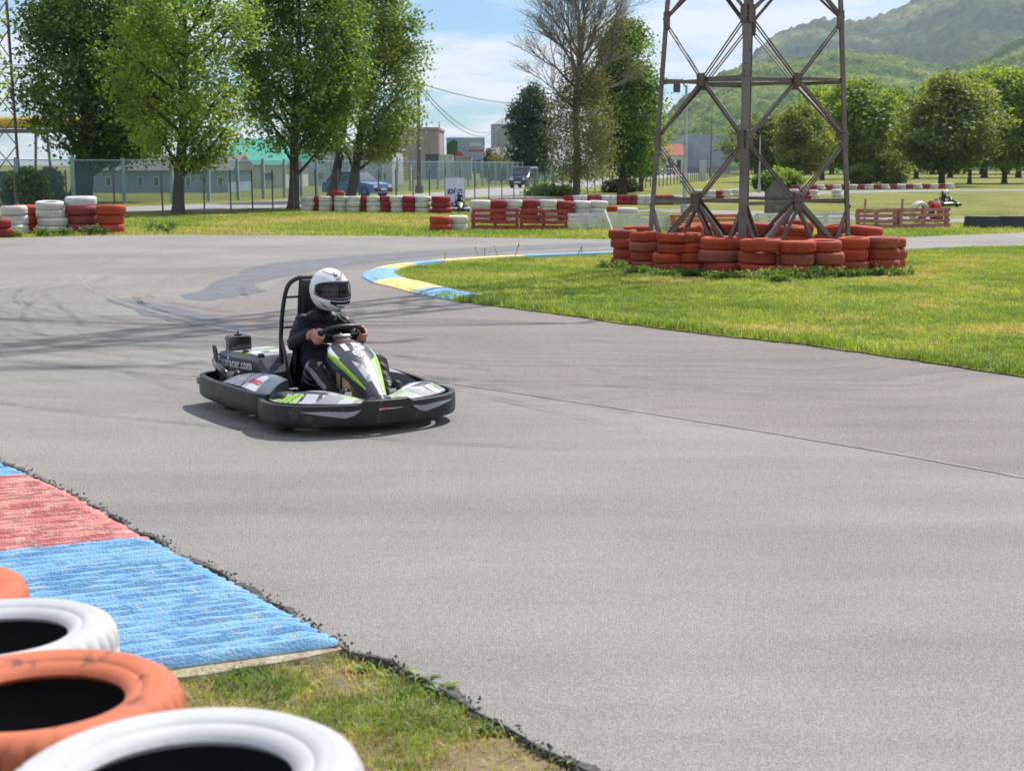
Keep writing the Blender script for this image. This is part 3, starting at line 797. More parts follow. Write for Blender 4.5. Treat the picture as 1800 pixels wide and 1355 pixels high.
TP = {'orange': tpaint('tyre paint orange', (0.44, 0.066, 0.025), (0.31, 0.047, 0.025)),
      'brick': tpaint('tyre paint brick', (0.36, 0.062, 0.032), (0.26, 0.048, 0.03), 0.60),
      'rust': tpaint('tyre paint dusty rust', (0.36, 0.095, 0.055), (0.25, 0.065, 0.045), 0.58),
      'red': tpaint('tyre paint red', (0.30, 0.035, 0.035), (0.22, 0.03, 0.035)),
      'maroon': tpaint('tyre paint faded maroon', (0.29, 0.062, 0.075), (0.22, 0.05, 0.065)),
      'white': tpaint('tyre paint white', (0.62, 0.615, 0.60), (0.49, 0.49, 0.49), 0.66, (0.22, 0.21, 0.20)),
      'cream': tpaint('tyre paint cream', (0.62, 0.63, 0.56), (0.48, 0.49, 0.44), 0.64, (0.2, 0.2, 0.18)),
      'terracotta': tpaint('tyre paint terracotta', (0.56, 0.17, 0.085), (0.43, 0.12, 0.062), 0.60, (0.22, 0.085, 0.055)),
      'brightwhite': tpaint('tyre paint chalk white', (0.50, 0.505, 0.515), (0.40, 0.41, 0.43), 0.62, (0.33, 0.32, 0.31))}
_tm = {}
def tyre_mesh(col, lod):
    if (col, lod) not in _tm:
        n = {0: 160, 1: 34, 2: 18}[lod]; prof, mats = tyre_prof(0.5, 0.333, lod == 0)   # unit diameter
        mb = MB(); mb.lathe(prof, n, closed=True, mats=mats)
        if lod == 0:                                  # cut tread: every other slice of the shoulder and crown ribs sits deeper
            for i, (r_, z_) in enumerate(prof):
                if r_ > .47 and abs(z_) < .15:
                    for k in range(n):
                        if (k + (0 if z_ > 0 else 2)) % 4 == 0: x, y, z = mb.v[i * n + k]; mb.v[i * n + k] = (x * .978, y * .978, z)
        _tm[(col, lod)] = mb.mesh('tyre', [TP[col], M['rubber']], 40)
    return _tm[(col, lod)]
def tyre(col, lod, p, dia, h, label, group, tilt=(0, 0), flat=True):
    o = bpy.data.objects.new('tyre', tyre_mesh(col, lod)); COL.objects.link(o)
    o.location = p; o.scale = (dia, dia, h / 0.333); o.rotation_euler = (tilt[0], tilt[1], random.uniform(0, 6.28))
    return tag(o, label, 'tyre', group)
LV = {1: ['only'], 2: ['bottom', 'top'], 3: ['bottom', 'middle', 'top'], 4: ['bottom', 'second lowest', 'second highest', 'top'], 5: ['bottom', 'second lowest', 'middle', 'second highest', 'top']}
CN = {'brightwhite': 'white', 'terracotta': 'terracotta', 'cream': 'off-white'}
def stack(p, cols, dia, h, lod, where, group, jit=0.02, lean=(0, 0), z0=-0.03, lasttilt=0.0):
    x, y = p[0], p[1]; n = len(cols)
    for k, c in enumerate(cols):
        d = dia * random.uniform(0.94, 1.04)
        tx = random.uniform(-.045, .045) + (lasttilt if k == n - 1 else 0)
        tyre(c, lod, (x + random.uniform(-jit, jit) + lean[0] * k, y + random.uniform(-jit, jit) + lean[1] * k, z0 + (k + .5) * h), d, h, '%s %s tyre in %s' % (LV[n][k], CN.get(c, c), where), group, (tx, random.uniform(-.02, .02) + (lasttilt if k == n - 1 else 0)))

# the four stacks beside the camera
for i, (px, col, ztop, X, Y, nm) in enumerate([(322, 'brightwhite', .90, -.496, 2.125, 'the nearest white stack'), (46, 'terracotta', .855, -.875, 2.585, 'the nearest terracotta stack'), (-23, 'brightwhite', .81, -1.14, 3.10, 'the farther white stack by the blue kerb'), (-168, 'terracotta', .775, -1.50, 3.53, 'the terracotta stack cut by the left edge')]):
    n = 5; h = (ztop + .035) / n
    stack((X, Y), [col] * n, 0.56, h, 0 if i < 3 else 1, nm, 'tyre stacks beside the camera', 0.012, z0=-.035)

def ringcols(n, dull=.6):
    return [('rust' if random.random() < .55 else 'brick') if random.random() < dull * (1.25 if k == 0 else 1 if k < n - 1 else .35) else 'orange' for k in range(n)]
CN.update({'brick': 'orange', 'rust': 'dusty orange'})
# ring round the pylon: front arc, then back arc
front = [(1101, 470, 'o4'), (1136, 476, 'o4'), (1181, 480, 'o4'), (1217, 480, 'o4'), (1272, 484, 'o3'), (1340, 488, 'o3'), (1401, 489, 'o3'), (1455, 487, 'o3'), (1504, 480, 'o3'), (1553, 478, 'o3')]
fd = [.55, .54, .54, .54, .70, .66, .58, .60, .57, .60]
for i, (px, py, c) in enumerate(front):
    g = G(px, py); n = int(c[1]); d = fd[i]; h = 0.165 if n == 4 else (0.205 if d > .62 else .195)
    stack((g.x, g.y + d * .42), ringcols(n), d, h, 1, 'pylon ring front, %s stack from the left' % ORD[i], 'orange tyre ring round the pylon', 0.055, z0=.0)
back = [(2.25, 26.85, 4, .05), (2.85, 27.4, 3, .06), (3.45, 27.9, 4, 0), (4.05, 28.2, 4, 0), (4.72, 28.1, 4, 0), (5.3, 27.7, 4, .25), (5.85, 27.3, 4, .1), (6.35, 26.7, 4, 0.05), (6.6, 26.0, 3, .05), (3.15, 26.75, 4, .08), (5.05, 26.9, 4, .06)]
for i, (x, y, n, tl) in enumerate(back):
    stack((x, y), ringcols(n, .2), .62 if i % 3 else .56, .178, 1, 'pylon ring rear, %s stack from the left' % ORD[i] if i < 9 else ('the stack inside the ring left of the near leg' if i == 9 else 'the stack inside the ring right of the near leg'), 'orange tyre ring round the pylon', 0.03, z0=.0, lasttilt=tl)

# stacks at the left edge beyond the track
lg = 'tyre stacks at the left end of the far verge'
Ls = [(2, 414, ['red', 'red'], .74, .23, 'the stack cut by the left edge'), (16, 411, ['white'] * 3, .74, .25, 'the left white stack of the far verge'), (39, 409, ['orange'] * 3, .74, .25, 'the left orange stack of the far verge'),
      (82, 410, ['white'] * 4, .80, .215, 'the tall white stack of the far verge'), (137, 409, ['maroon'] * 3 + ['white'], .86, .245, 'the maroon stack with a white top'), (186, 410, ['orange'] * 3, .76, .255, 'the right orange stack of the far verge')]
for i, (px, py, cols, d, h, nm) in enumerate(Ls):
    g = G(px, py)
    stack((g.x, g.y + (0.5 if i != 0 else -.1)), cols, d, h, 1, nm, lg, 0.05, lasttilt=-.06 if i == 3 else 0)

# long row of the outfield
ra = 'red and white tyre row of the outfield'
pxs = [541, 558, 572, 592, 600, 622, 640, 657, 678, 700, 721, 744, 776]
pcs = ['cream', 'red', 'cream', 'red', 'cream', 'cream', 'red', 'cream', 'red', 'cream', 'red', 'cream', 'red']
for i, (px, c) in enumerate(zip(pxs, pcs)):
    g = G(px, 370.5 + i * .28); off = 0.35 if c == 'red' and i < 9 else 0.0
    stack((g.x, g.y + off), [c] * (3 if i != 3 else 4), .56 if i < 8 else .62 if i < 12 else .78, .20 + .008 * i / 6, 2, 'the %s stack from the left in the long far row' % ORD[i], ra, .025)
rb = 'red and white tyre row behind the pallets'
for i, (px, c) in enumerate(zip([845, 873, 901, 930, 962, 993, 1022, 1050], ['white', 'red', 'white', 'red', 'white', 'red', 'white', 'white'])):
    g = G(px, 389 - i * .3)
    stack((g.x, g.y), [c] * 3, .62 if i else .70, .235 if i < 5 else .22, 2, 'the %s stack from the left behind the pallets' % ORD[i], rb, .03)
tyre('orange', 2, (G(1070, 384).x, G(1070, 384).y, .33), .60, .2, 'single orange tyre lying behind the white pallets', rb)
tyre('white', 2, (G(1103, 385).x, G(1103, 385).y, .27), .70, .2, 'single white tyre lying behind the white pallets', rb)
g = G(772, 405); stack((g.x, g.y + .3), ['orange'] * 2, .60, .205, 2, 'the low stack left of the red pallets', 'low tyre stacks by the red pallets')
g = G(804, 404); stack((g.x, g.y + .3), ['cream'] * 2, .60, .205, 2, 'the low stack touching the red pallets', 'low tyre stacks by the red pallets')
rc = 'red and white tyre row along the inner track'
for i in range(16):
    px = 1000 + i * 12.6; g = G(px, 359.5 - i * .05)
    stack((g.x, g.y), ['white' if i in (1, 2, 5, 6, 10, 11, 15) else 'red'] * 2, .50, .22, 2, 'the %s stack from the left along the inner track' % ORD[i], rc, .02)
rd = 'tyre row beside the distant track'
for i in range(20):
    px = 1400 + i * 14.2; g = G(px, 334.2 - i * .17)
    stack((g.x, g.y), ['white' if i % 2 else 'maroon'] * 2, .66, .19, 2, 'the %s stack from the left by the distant track' % ORD[i], rd, .05)
re_ = 'tyre heap beyond the pylon'
for i, (px, py, c) in enumerate([(1222, 346, 'white'), (1238, 347, 'white'), (1252, 348, 'white'), (1262, 348, 'red'), (1278, 346, 'white'), (1292, 345, 'white'), (1372, 350, 'red'), (1380, 346, 'white'), (1396, 345, 'white'), (1430, 347, 'white'), (1472, 346, 'white'), (1415, 349, 'red')]):
    g = G(px, py); stack((g.x, g.y), [c] * 2, .62, .22, 2, 'the %s stack from the left beyond the pylon' % ORD[i], re_, .05)
# two tyres leaning behind the right red pallet
for px, c in ((1618, 'cream'), (1648, 'orange')):
    g = G(px, 394); tyre(c, 2, (g.x, g.y + .25, .36), .68, .2, '%s tyre leaning upright behind the right red pallets' % CN.get(c, c), 'tyres leaning on pallets', (R_(78), 0))

# ------------------------------------------------------------------ pallets used as barriers
PP = {'red': pmat('pallet paint red', (0.25, 0.04, 0.028), (0.34, 0.075, 0.05), 5.0, 0.8, 0.5, wear=0.62, wearc=(0.45, 0.33, 0.24)),
      'white': pmat('pallet paint white', (0.68, 0.68, 0.66), (0.52, 0.52, 0.50), 5.0, 0.8, 0.5, wear=0.62, wearc=(0.25, 0.22, 0.19)),
      'orange': pmat('pallet paint orange', (0.46, 0.10, 0.05), (0.52, 0.16, 0.09), 5.0, 0.8, 0.5, wear=0.62, wearc=(0.5, 0.38, 0.3)),
      'faded': pmat('pallet paint faded red', (0.33, 0.11, 0.09), (0.44, 0.24, 0.20), 4.0, 0.85, 0.5, wear=0.58, wearc=(0.5, 0.43, 0.38))}
def pallet(x0, x1, py0, py1, hgt, col, label, rows=4, lean=0.10):
    a, b = G(x0, py0), G(x1, py1); d = (b - a); L = d.length; rz = math.atan2(d.y, d.x)
    t = thing('wooden_pallet', label, 'pallet', (a + b) / 2 + Vector((0, 0, -.035)), rz, 'pallets set on edge as barriers')
    mt = PP[col]
    for r in range(rows):
        z = 0.07 + (hgt - 0.12) * r / (rows - 1); y = z * lean
        w = random.uniform(.092, .122) * hgt / .6
        mb = MB(); n = 6; rings = []
        for i in range(n + 1):
            u = -L / 2 + L * i / n + (random.uniform(-.02, .02) if i in (0, n) else 0); zz = z + random.uniform(-.008, .008) + 0.02 * math.sin(i * .9 + r) * random.random()
            rings.append([Vector((u, y - .012, zz - w / 2)), Vector((u, y + .012, zz - w / 2)), Vector((u, y + .012, zz + w / 2)), Vector((u, y - .012, zz + w / 2))])
        mb.loft(rings); mb.build('plank', mt, t)
        if r in (0, rows - 1, rows // 2):
            MB().box((random.uniform(-.03, .03), y + .16, z), (L * .98, .022, w * .9)).build('plank', mt, t)
    for u in (-.46, 0, .46):
        MB().beam((u * L, .085 + .02 * lean, .02), (u * L, .085 + hgt * lean, hgt - .02), .09, .11, (0, 1, 0)).build('stringer', mt, t)
    return t
pallet(829, 912, 402, 402, .60, 'red', 'dark red pallet at the left end, beside the low off-white tyres', 4)
pallet(913, 998, 402, 402, .57, 'red', 'dark red pallet next to the first white pallet', 4)
pallet(999, 1064, 402, 402, .47, 'white', 'white pallet touching the dark red pallets', 4, .25)
pallet(1067, 1178, 402.5, 402.5, .47, 'white', 'white pallet behind the left leg of the pylon', 4, .25)
pallet(1180, 1316, 403, 402, .44, 'orange', 'orange pallet behind the middle of the pylon ring', 4, .25)
pallet(1331, 1415, 402, 401, .47, 'white', 'weathered white pallet just right of the near pylon leg', 4, .25)
pallet(1416, 1496, 401, 400, .47, 'white', 'weathered white pallet behind the right leg of the pylon', 4, .25)
pallet(1507, 1578, 400, 399.5, .56, 'faded', 'faded red pallet nearest to the pylon on the right', 4)
pallet(1580, 1670, 399.5, 398.5, .58, 'faded', 'faded red pallet at the right end with tyres behind', 4)
for px in (1517, 1582):
    g = G(px, 400); tag(MB().beam((g.x, g.y - .12, -.03), (g.x + .02, g.y - .1, .82), .05, .05).build('wooden_stake', PP['faded']), 'thin stake in front of the %s faded red pallet' % ('left' if px < 1550 else 'right'), 'stake', 'stakes holding the faded pallets')
g = G(1068, 403); MBs = MB().beam((g.x - .1, g.y - .15, .56), (g.x + .12, g.y - .25, -.03), .09, .03)
tag(MBs.build('leaning_plank', PP['white']), 'white plank leaning on the joint of two white pallets', 'plank')
# long black barrier block at the right edge
M['blackplastic'] = pmat('black barrier plastic', (0.018, 0.02, 0.026), (0.03, 0.032, 0.04), 3.0, 0.55)
bt = [(1700, 1757, 'left black barrier block at the right edge of the turf'), (1758, 1862, 'right black barrier block cut by the picture edge')]
for x0, x1, lb in bt:
    a, b = G(x0, 399), G(x1, 400.5); d = b - a; mb = MB()
    sec = [(-.22, 0), (.22, 0), (.2, .09), (.12, .2), (.1, .34), (-.1, .34), (-.12, .2), (-.2, .09)]
    rings = []
    for u in (0.0, .02, .98, 1.0):
        q = a.lerp(b, u); s = .93 if u in (0, 1) else 1; rings.append([Vector((q.x, q.y + .2 + p[0] * s, -.03 + p[1] * s)) for p in sec])
    mb.loft(rings); tag(mb.build('barrier_block', M['blackplastic'], smooth=40), lb, 'barrier', 'black barrier blocks')
# ------------------------------------------------------------------ banner, boards, poles, fences
M['darkmetal'] = pmat('dark post metal', (0.10, 0.10, 0.105), (0.16, 0.15, 0.15), 6.0, 0.6, metallic=0.2)
M['greymetal'] = pmat('grey pole metal', (0.42, 0.44, 0.46), (0.34, 0.36, 0.38), 5.0, 0.5, metallic=0.3)
M['teal'] = pmat('pale blue post paint', (0.34, 0.45, 0.50), (0.25, 0.35, 0.40), 3.0, 0.7)
def mesh_mat(name, col, opacity):
    m, nt, b, out = new_mat(name); p = gpos(nt)
    nt.links.new(ramp(nt, noise(nt, p, 1.2, 3), [(0.3, col), (0.7, tuple(c * .75 for c in col))]), b.inputs['Base Color']); b.inputs['Roughness'].default_value = 0.8
    tr = nnode(nt, 'ShaderNodeBsdfTransparent'); mx = nnode(nt, 'ShaderNodeMixShader', Fac=opacity)
    nt.links.new(tr.outputs[0], mx.inputs[1]); nt.links.new(b.outputs[0], mx.inputs[2]); nt.links.new(mx.outputs[0], out.inputs[0]); return m
M['wiremesh'] = mesh_mat('fine wire mesh', (0.10, 0.21, 0.24), 0.42)
M['greenmesh'] = mesh_mat('green screen mesh', (0.02, 0.16, 0.13), 0.8)
M['thinwire'] = mesh_mat('thin wire mesh', (0.2, 0.22, 0.24), 0.10)

def fence(name, label, pts, postmat, pw, hgt, meshmat, step, rail=True, cat='fence', screens=(), tilt=0.0):
    P = [Vector((p[0], p[1], -.03)) for p in pts]; S = [0]
    for a, b in zip(P[:-1], P[1:]): S.append(S[-1] + (b - a).length)
    def at(s):
        j = min(max(q for q in range(len(S)) if S[q] <= s + 1e-9), len(S) - 2); return P[j].lerp(P[j + 1], (s - S[j]) / (S[j + 1] - S[j]))
    t = thing(name, label, cat, P[0]); n = int(S[-1] / step); posts = [at(min(S[-1], k * step)) for k in range(n + 1)]
    pm = None
    for k, q in enumerate(posts):
        o = MB().box((0, 0, hgt * .52), (pw, pw, hgt * 1.04 + .06)).mesh('post', postmat) if pm is None else pm
        pm = o; c = obj('post', pm, t); c.location = q - P[0]; c.rotation_euler = (random.uniform(-.02, .02), random.uniform(-.02, .02) + tilt, 0)
    for k in range(n):
        a, b = posts[k], posts[k + 1]
        mb = MB(); d = (b - a).normalized(); nn = Vector((-d.y, d.x, 0)) * .004
        mb.add([a - nn + Vector((0, 0, .05)), b - nn + Vector((0, 0, .05)), b - nn + Vector((0, 0, hgt)), a - nn + Vector((0, 0, hgt))], [(0, 1, 2, 3)])
        mb.build('mesh_panel', M['greenmesh'] if k in screens else meshmat, t, world=True)
        if rail: MB().beam(a + Vector((0, 0, hgt)), b + Vector((0, 0, hgt)), pw * .3, pw * .3).build('rail', postmat, t, world=True)
    return t
# fence along the near side of the road: thin dark posts
fence('wire_fence', 'low wire fence with thin dark posts along the near road side', gp([(-60, 381), (100, 380), (220, 378), (360, 375.5), (510, 367), (640, 361), (780, 354), (900, 348), (1000, 342), (1080, 337)], 4), M['darkmetal'], .055, 1.55, M['thinwire'], 1.72, False)
# fence on the far side: pale blue posts
far_f = fence('mesh_fence', 'tall mesh fence with pale blue posts along the far road side', gp([(-80, 362), (60, 360), (200, 357), (330, 354), (480, 348), (600, 341), (720, 335.5), (800, 330), (900, 323.5), (980, 317.5), (1060, 312)], 4), M['teal'], .15, 2.05, M['wiremesh'], 2.75, True, screens=(33, 34, 35, 36, 37, 38, 39))
fence('roadside_railing', 'low dark railing on the bend of the far road', gp([(1096, 334), (1150, 328), (1200, 322), (1250, 315), (1300, 309)], 4), M['darkmetal'], .09, 1.5, M['thinwire'], 3.0, True)

# banner
M['banner'] = pmat('banner fabric', (0.62, 0.68, 0.90), (0.55, 0.62, 0.86), 2.0, 0.7)
M['bannerink'] = pmat('banner ink', (0.03, 0.04, 0.14), None, 3.0, 0.7)
def banner():
    a, b = G(783, 367), G(817, 367); D = a.y; zt = PD(800, 313, D).z
    t = thing('sponsor_banner', 'pale blue white sponsor banner standing behind the tyre row', 'banner', (a + b) / 2)
    w = (b - a).length; h = zt
    def f(u, v): return Vector(((u - .5) * w, 0.03 * math.sin(u * 7 + 1) * (1 - .4 * v) + .012 * math.sin(u * 19), v * h))
    mb = MB(); mb.grid(f, 24, 6); mb.grid(lambda u, v: f(u, v) + Vector((0, .012, 0)), 24, 6, flip=True); mb.build('fabric', M['banner'], t, smooth=80)
    for s in (-.5, .5): MB().tube([(s * w, .03, 0), (s * w, .03, h + .04)], .018, 6).build('frame_pole', M['greymetal'], t)
    MB().tube([(-.5 * w, .03, h + .02), (.5 * w, .03, h + .02)], .016, 6).build('frame_pole', M['greymetal'], t)
    me = text_mesh('SCHÜCO', .20, M['bannerink'], bold=.010, wsc=.86)
    x0 = min(v.co.x for v in me.vertices); x1 = max(v.co.x for v in me.vertices); k = .76 * w / (x1 - x0)
    for v in me.vertices: 
        x, y = v.co.x * k, v.co.y * 1.25; v.co = Vector((x, f(x / w + .5, .55).y - .012, h * .55 + y))
    obj('lettering', me, t)
banner()

# street light, poles
def pole(px, py, top, label, cat='lamp post', arm=0.0, r=.09, name='lamp_post', mat=None):
    g = G(px, py); D = g.y; zt = PD(px, top, D).z
    t = thing(name, label, cat, g)
    MB().tube([(0, 0, -.05), (0, 0, zt * .5), (0, 0, zt)], [r, r * .8, r * .55], 8).build('post', mat or M['greymetal'], t, smooth=60)
    MB().lathe([(0.01, .5), (r * 1.6, .5), (r * 1.8, 0)], 8).build('base', mat or M['greymetal'], t, smooth=60)
    if arm:
        MB().tube([(0, 0, zt - .1), (arm * .5, 0, zt + .15), (arm, 0, zt + .2)], r * .5, 6).build('arm', M['greymetal'], t, smooth=60)
        MB().bevbox((arm * 1.2, 0, zt + .17), (.6, .24, .12), .03).build('lamp_head', M['greymetal'], t)
    return t
pole(971, 341, 232, 'grey pole standing in front of the pale tree trunk', 'pole', name='steel_pole')
pole(1203, 374, 150, 'tall pale lamp post seen behind the left pylon leg', arm=-.35, r=.085)
pole(1249, 312, 205, 'thin dark pole in front of the large grey building', 'pole', r=.12, name='steel_pole', mat=M['darkmetal'])
pole(1334, 338, 238, 'slim pole just right of the near pylon leg', 'pole', r=.07, name='steel_pole', mat=M['greymetal'])
# pale marker post by the railing
g = G(1235, 318); tag(MB().bevbox((g.x, g.y, 1.1), (.75, .4, 2.3), .05).build('gate_post', pmat('pale grey post', (.5, .52, .56), None, 2.0, .8)), 'short pale square post beside the far road railing', 'post')
# pointed sign board behind the pylon
g = G(1366, 389); sb = thing('sign_board', 'dark pointed board standing behind the pylon', 'sign', g)
MB().prism([(-.42, .25), (.42, .25), (.42, .95), (0.06, 1.32), (-.06, 1.32), (-.42, .95)], -.02, .02, 0, Matrix.Rotation(R_(90), 4, 'X')).build('board', M['darkmetal'], sb)
for s in (-.25, .25): MB().box((s, .04, .3), (.06, .05, .66)).build('post', M['darkmetal'], sb)

# lattice mast and yellow gantry at far left
def mast():
    g = G(8, 356); t = thing('lattice_mast', 'slim rusty lattice mast at the left edge of the photo', 'mast', g)
    w0, w1, H = .75, .1, 30.0
    for i in range(3):
        a = 2.1 * i + .3; MB().tube([(w0 * math.cos(a), w0 * math.sin(a), 0), (w1 * math.cos(a), w1 * math.sin(a), H)], .07, 6).build('leg', M['steel'], t)
    n = 22
    for k in range(n):
        for i in range(3):
            z0, z1 = H * k / n, H * (k + 1) / n; s0, s1 = w0 + (w1 - w0) * k / n, w0 + (w1 - w0) * (k + 1) / n; a, b = 2.1 * i + .3, 2.1 * (i + 1) + .3
            MB().beam((s0 * math.cos(a), s0 * math.sin(a), z0), (s1 * math.cos(b), s1 * math.sin(b), z1), .04, .04).build('brace', M['steel'], t)
mast()
M['yellow'] = pmat('faded yellow paint', (0.58, 0.40, 0.06), (0.46, 0.33, 0.08), 1.0, 0.6)
def gantry():
    D = 110.0; a, b = PD(-160, 217, D), PD(262, 214, D)
    t = thing('overhead_gantry', 'yellow overhead pipe bridge behind the left trees', 'gantry', (a.x, a.y, 0))
    MB().tube([a, b], .42, 12).build('pipe', M['yellow'], t, smooth=50, world=True)
    for dz in (-.62,): MB().beam(a + Vector((0, 0, dz)), b + Vector((0, 0, dz)), .5, .3).build('girder', M['darkmetal'], t, world=True)
    for u in (.15, .55, .97):
        q = a.lerp(b, u)
        for s in (-.4, .4): MB().beam((q.x + s * 1.6, q.y, 0), (q.x + s, q.y, q.z - .7), .16, .16, (0, 1, 0)).build('support', M['darkmetal'], t, world=True)
gantry()

# ------------------------------------------------------------------ buildings
M['glass'] = pmat('dark window glass', (0.03, 0.045, 0.06), (0.06, 0.08, 0.10), .4, 0.08, spec=.6)
def wallmat(name, c, c2=None, sc=.7): return pmat(name, c, c2 or tuple(x * .82 for x in c), sc, 0.85, 0.2, 8.0)
def building(name, label, x0, x1, ybase, ytop, D, wall, depth=10.0, roof=None, rows=0, cols=0, wmat=None, parapet=True, gable=0.0, roofmat=None, win=(.55, .5), door=None):
    a, b = PD(x0, ybase, D), PD(x1, ybase, D); zt = PD(x0, ytop, D).z; W = b.x - a.x
    t = thing(name, label, 'building', ((a.x + b.x) / 2, D, 0))
    MB().box((0, depth / 2, zt / 2 - .05), (W, depth, zt + .1)).build('wall', wall, t)
    if gable:
        mb = MB(); o = .35
        mb.add([(-W / 2 - o, -o, zt), (W / 2 + o, -o, zt), (W / 2 + o, depth + o, zt), (-W / 2 - o, depth + o, zt), (-W / 2 - o, depth / 2, zt + gable), (W / 2 + o, depth / 2, zt + gable)], [(0, 1, 5, 4), (2, 3, 4, 5), (0, 4, 3), (1, 2, 5), (0, 3, 2, 1)])
        mb.build('roof', roofmat, t)
    elif parapet: MB().box((0, depth / 2, zt + .14), (W + .3, depth + .3, .3)).build('roof', roofmat or wall, t)
    for r in range(rows):
        for c in range(cols):
            ww, wh = W / cols * win[0], zt / rows * win[1]; x = -W / 2 + W * (c + .5) / cols; z = zt * (r + .5) / rows
            f = MB(); f.box((x, -.02, z), (ww + .16, .1, wh + .16)); fo = f.build('window', wmat or wall, t)
            MB().box((x, -.06, z), (ww, .06, wh)).build('pane', M['glass'], fo)
    if door:
        MB().box((door * W, -.05, 1.2), (1.6, .1, 2.4)).build('door', M['darkmetal'], t)
    return t
M['wallwhite'] = wallmat('whitewashed wall', (.42, .44, .48)); M['wallblue'] = wallmat('pale blue wall', (.30, .38, .50)); M['wallpink'] = wallmat('dusty pink concrete', (.34, .28, .28), (.28, .235, .24), .5)
M['wallgrey'] = wallmat('grey blue cladding', (.36, .41, .50)); M['wallcream'] = wallmat('cream wall', (.62, .57, .48)); M['rooftile'] = pmat('red roof tiles', (.33, .09, .05), (.26, .07, .045), 2.0, .8)
M['roofgreen'] = pmat('green sheet roof', (.02, .25, .17), (.03, .31, .22), .8, .5); M['winframe'] = pmat('window frame', (.55, .57, .6), None, 2.0, .6)
building('long_shed', 'long low pale blue shed behind the left mesh fence', 150, 402, 347, 300, 100, M['wallblue'], 9, rows=1, cols=9, wmat=M['winframe'], win=(.22, .36), gable=1.1, roofmat=M['darkmetal'])
building('white_hall', 'white hall under a green roof between the two leafy trees', 395, 500, 340, 290, 118, M['wallcream'], 14, gable=2.2, roofmat=M['roofgreen'], rows=1, cols=2, wmat=M['winframe'], win=(.3, .3))
building('white_workshop', 'white workshop building behind the third tree trunk', 470, 690, 338, 262, 135, M['wallwhite'], 14, rows=2, cols=6, wmat=M['winframe'], win=(.4, .35))
pb = building('concrete_block', 'windowless dusty pink concrete building right of the trees', 694, 771, 303, 228, 190, M['wallpink'], 16)
for k in range(4): MB().box((-1.9 + k * 1.6, -.05, 3.6), (.12, .08, 7.2)).build('panel_joint', M['wallgrey'], pb)
building('grey_warehouse', 'large plain grey blue warehouse seen through the pylon', 1205, 1284, 290, 240, 330, M['wallgrey'], 22)
building('red_roof_house', 'small white house with red tiled roof left of the warehouse', 1160, 1200, 291, 273, 300, M['wallcream'], 8, gable=2.3, roofmat=M['rooftile'], rows=1, cols=3, wmat=M['winframe'])
building('low_annex', 'low white annex between red roof house and warehouse', 1180, 1208, 292, 252, 326, M['wallwhite'], 9, rows=2, cols=2, wmat=M['winframe'], win=(.4, .4))
building('farm_shed', 'small grey shed below the silo', 858, 917, 302, 279, 175, M['wallgrey'], 6, gable=1.3, roofmat=M['darkmetal'], rows=1, cols=3, wmat=M['darkmetal'], win=(.35, .5))
# billboard house picture: a painted hoarding
def hoarding():
    D = 205.0; a, b = PD(785, 297, D), PD(852, 297, D); zt = PD(785, 242, D).z; W = b.x - a.x
    t = thing('painted_hoarding', 'large blue hoarding painted with a red roofed house', 'hoarding', ((a.x + b.x) / 2, D, 0))
    H = zt
    def pic(u, v):
        if v < .12: return 1
        if .16 < u < .50 and v < .42: return 2
        if .12 < u < .54 and .42 <= v < .42 + .22 * (1 - abs(u - .33) / .22): return 3
        if u < .30 and v > .42 and v < .95 - .6 * abs(u - .2): return 1
        if .66 < u < .9 and .08 < v < .38: return 5
        if .58 < u < .95 and .60 < v < .66: return 3
        if .6 < u < .92 and .78 < v < .86: return 2
        return 0 if u < .34 else 4
    mb = MB(); mb.grid(lambda u, v: Vector(((u - .5) * W, 0, .6 + v * (H - .6))), 48, 48, pic)
    mb.build('picture_board', [pmat('hoarding sky', (.22, .42, .66), None, .6), pmat('hoarding green', (.05, .12, .05), None, .6), pmat('hoarding house', (.6, .6, .58), None, .6), pmat('hoarding roof', (.42, .08, .06), None, .6), pmat('hoarding haze', (.30, .38, .50), None, .6), pmat('hoarding dark', (.06, .09, .14), None, .6)], t)
    MB().box((0, .25, H / 2 + .3), (W, .4, H - .6)).build('back_frame', M['darkmetal'], t)
    for s in (-.4, 0, .4): MB().box((s * W, .6, H / 2), (.25, .25, H)).build('post', M['darkmetal'], t)
hoarding()
# silo
def silo():
    D = 260.0; c = PD(903, 290, D); r = (PD(942, 290, D).x - PD(865, 290, D).x) / 2; z1 = PD(900, 219, D).z; z2 = PD(900, 203, D).z
    t = thing('grain_silo', 'round grey metal silo with conical roof behind the dark tree', 'silo', (c.x, D, 0))
    prof = []
    n = int(z1 / .45)
    for k in range(n): prof += [(r, z1 * k / n), (r * 1.012, z1 * (k + .5) / n)]
    MB().lathe(prof + [(r, z1)], 40).build('body', pmat('silo zinc', (.30, .34, .38), (.25, .29, .33), .5, .5, metallic=.3), t, smooth=60)
    MB().lathe([(r * 1.04, z1 - .05), (r * .22, z2), (.01, z2)], 40).build('roof', M['greymetal'], t)
    MB().lathe([(r * .2, z2 - .2), (r * .2, z2 + .9), (.01, z2 + 1.1)], 16).build('cap', M['rooftile'], t)
    for k in range(16):
        a = k * math.pi / 8; MB().box((r * 1.02 * math.cos(a), r * 1.02 * math.sin(a), z1 / 2), (.14, .14, z1)).build('stiffener', M['greymetal'], t)
silo()
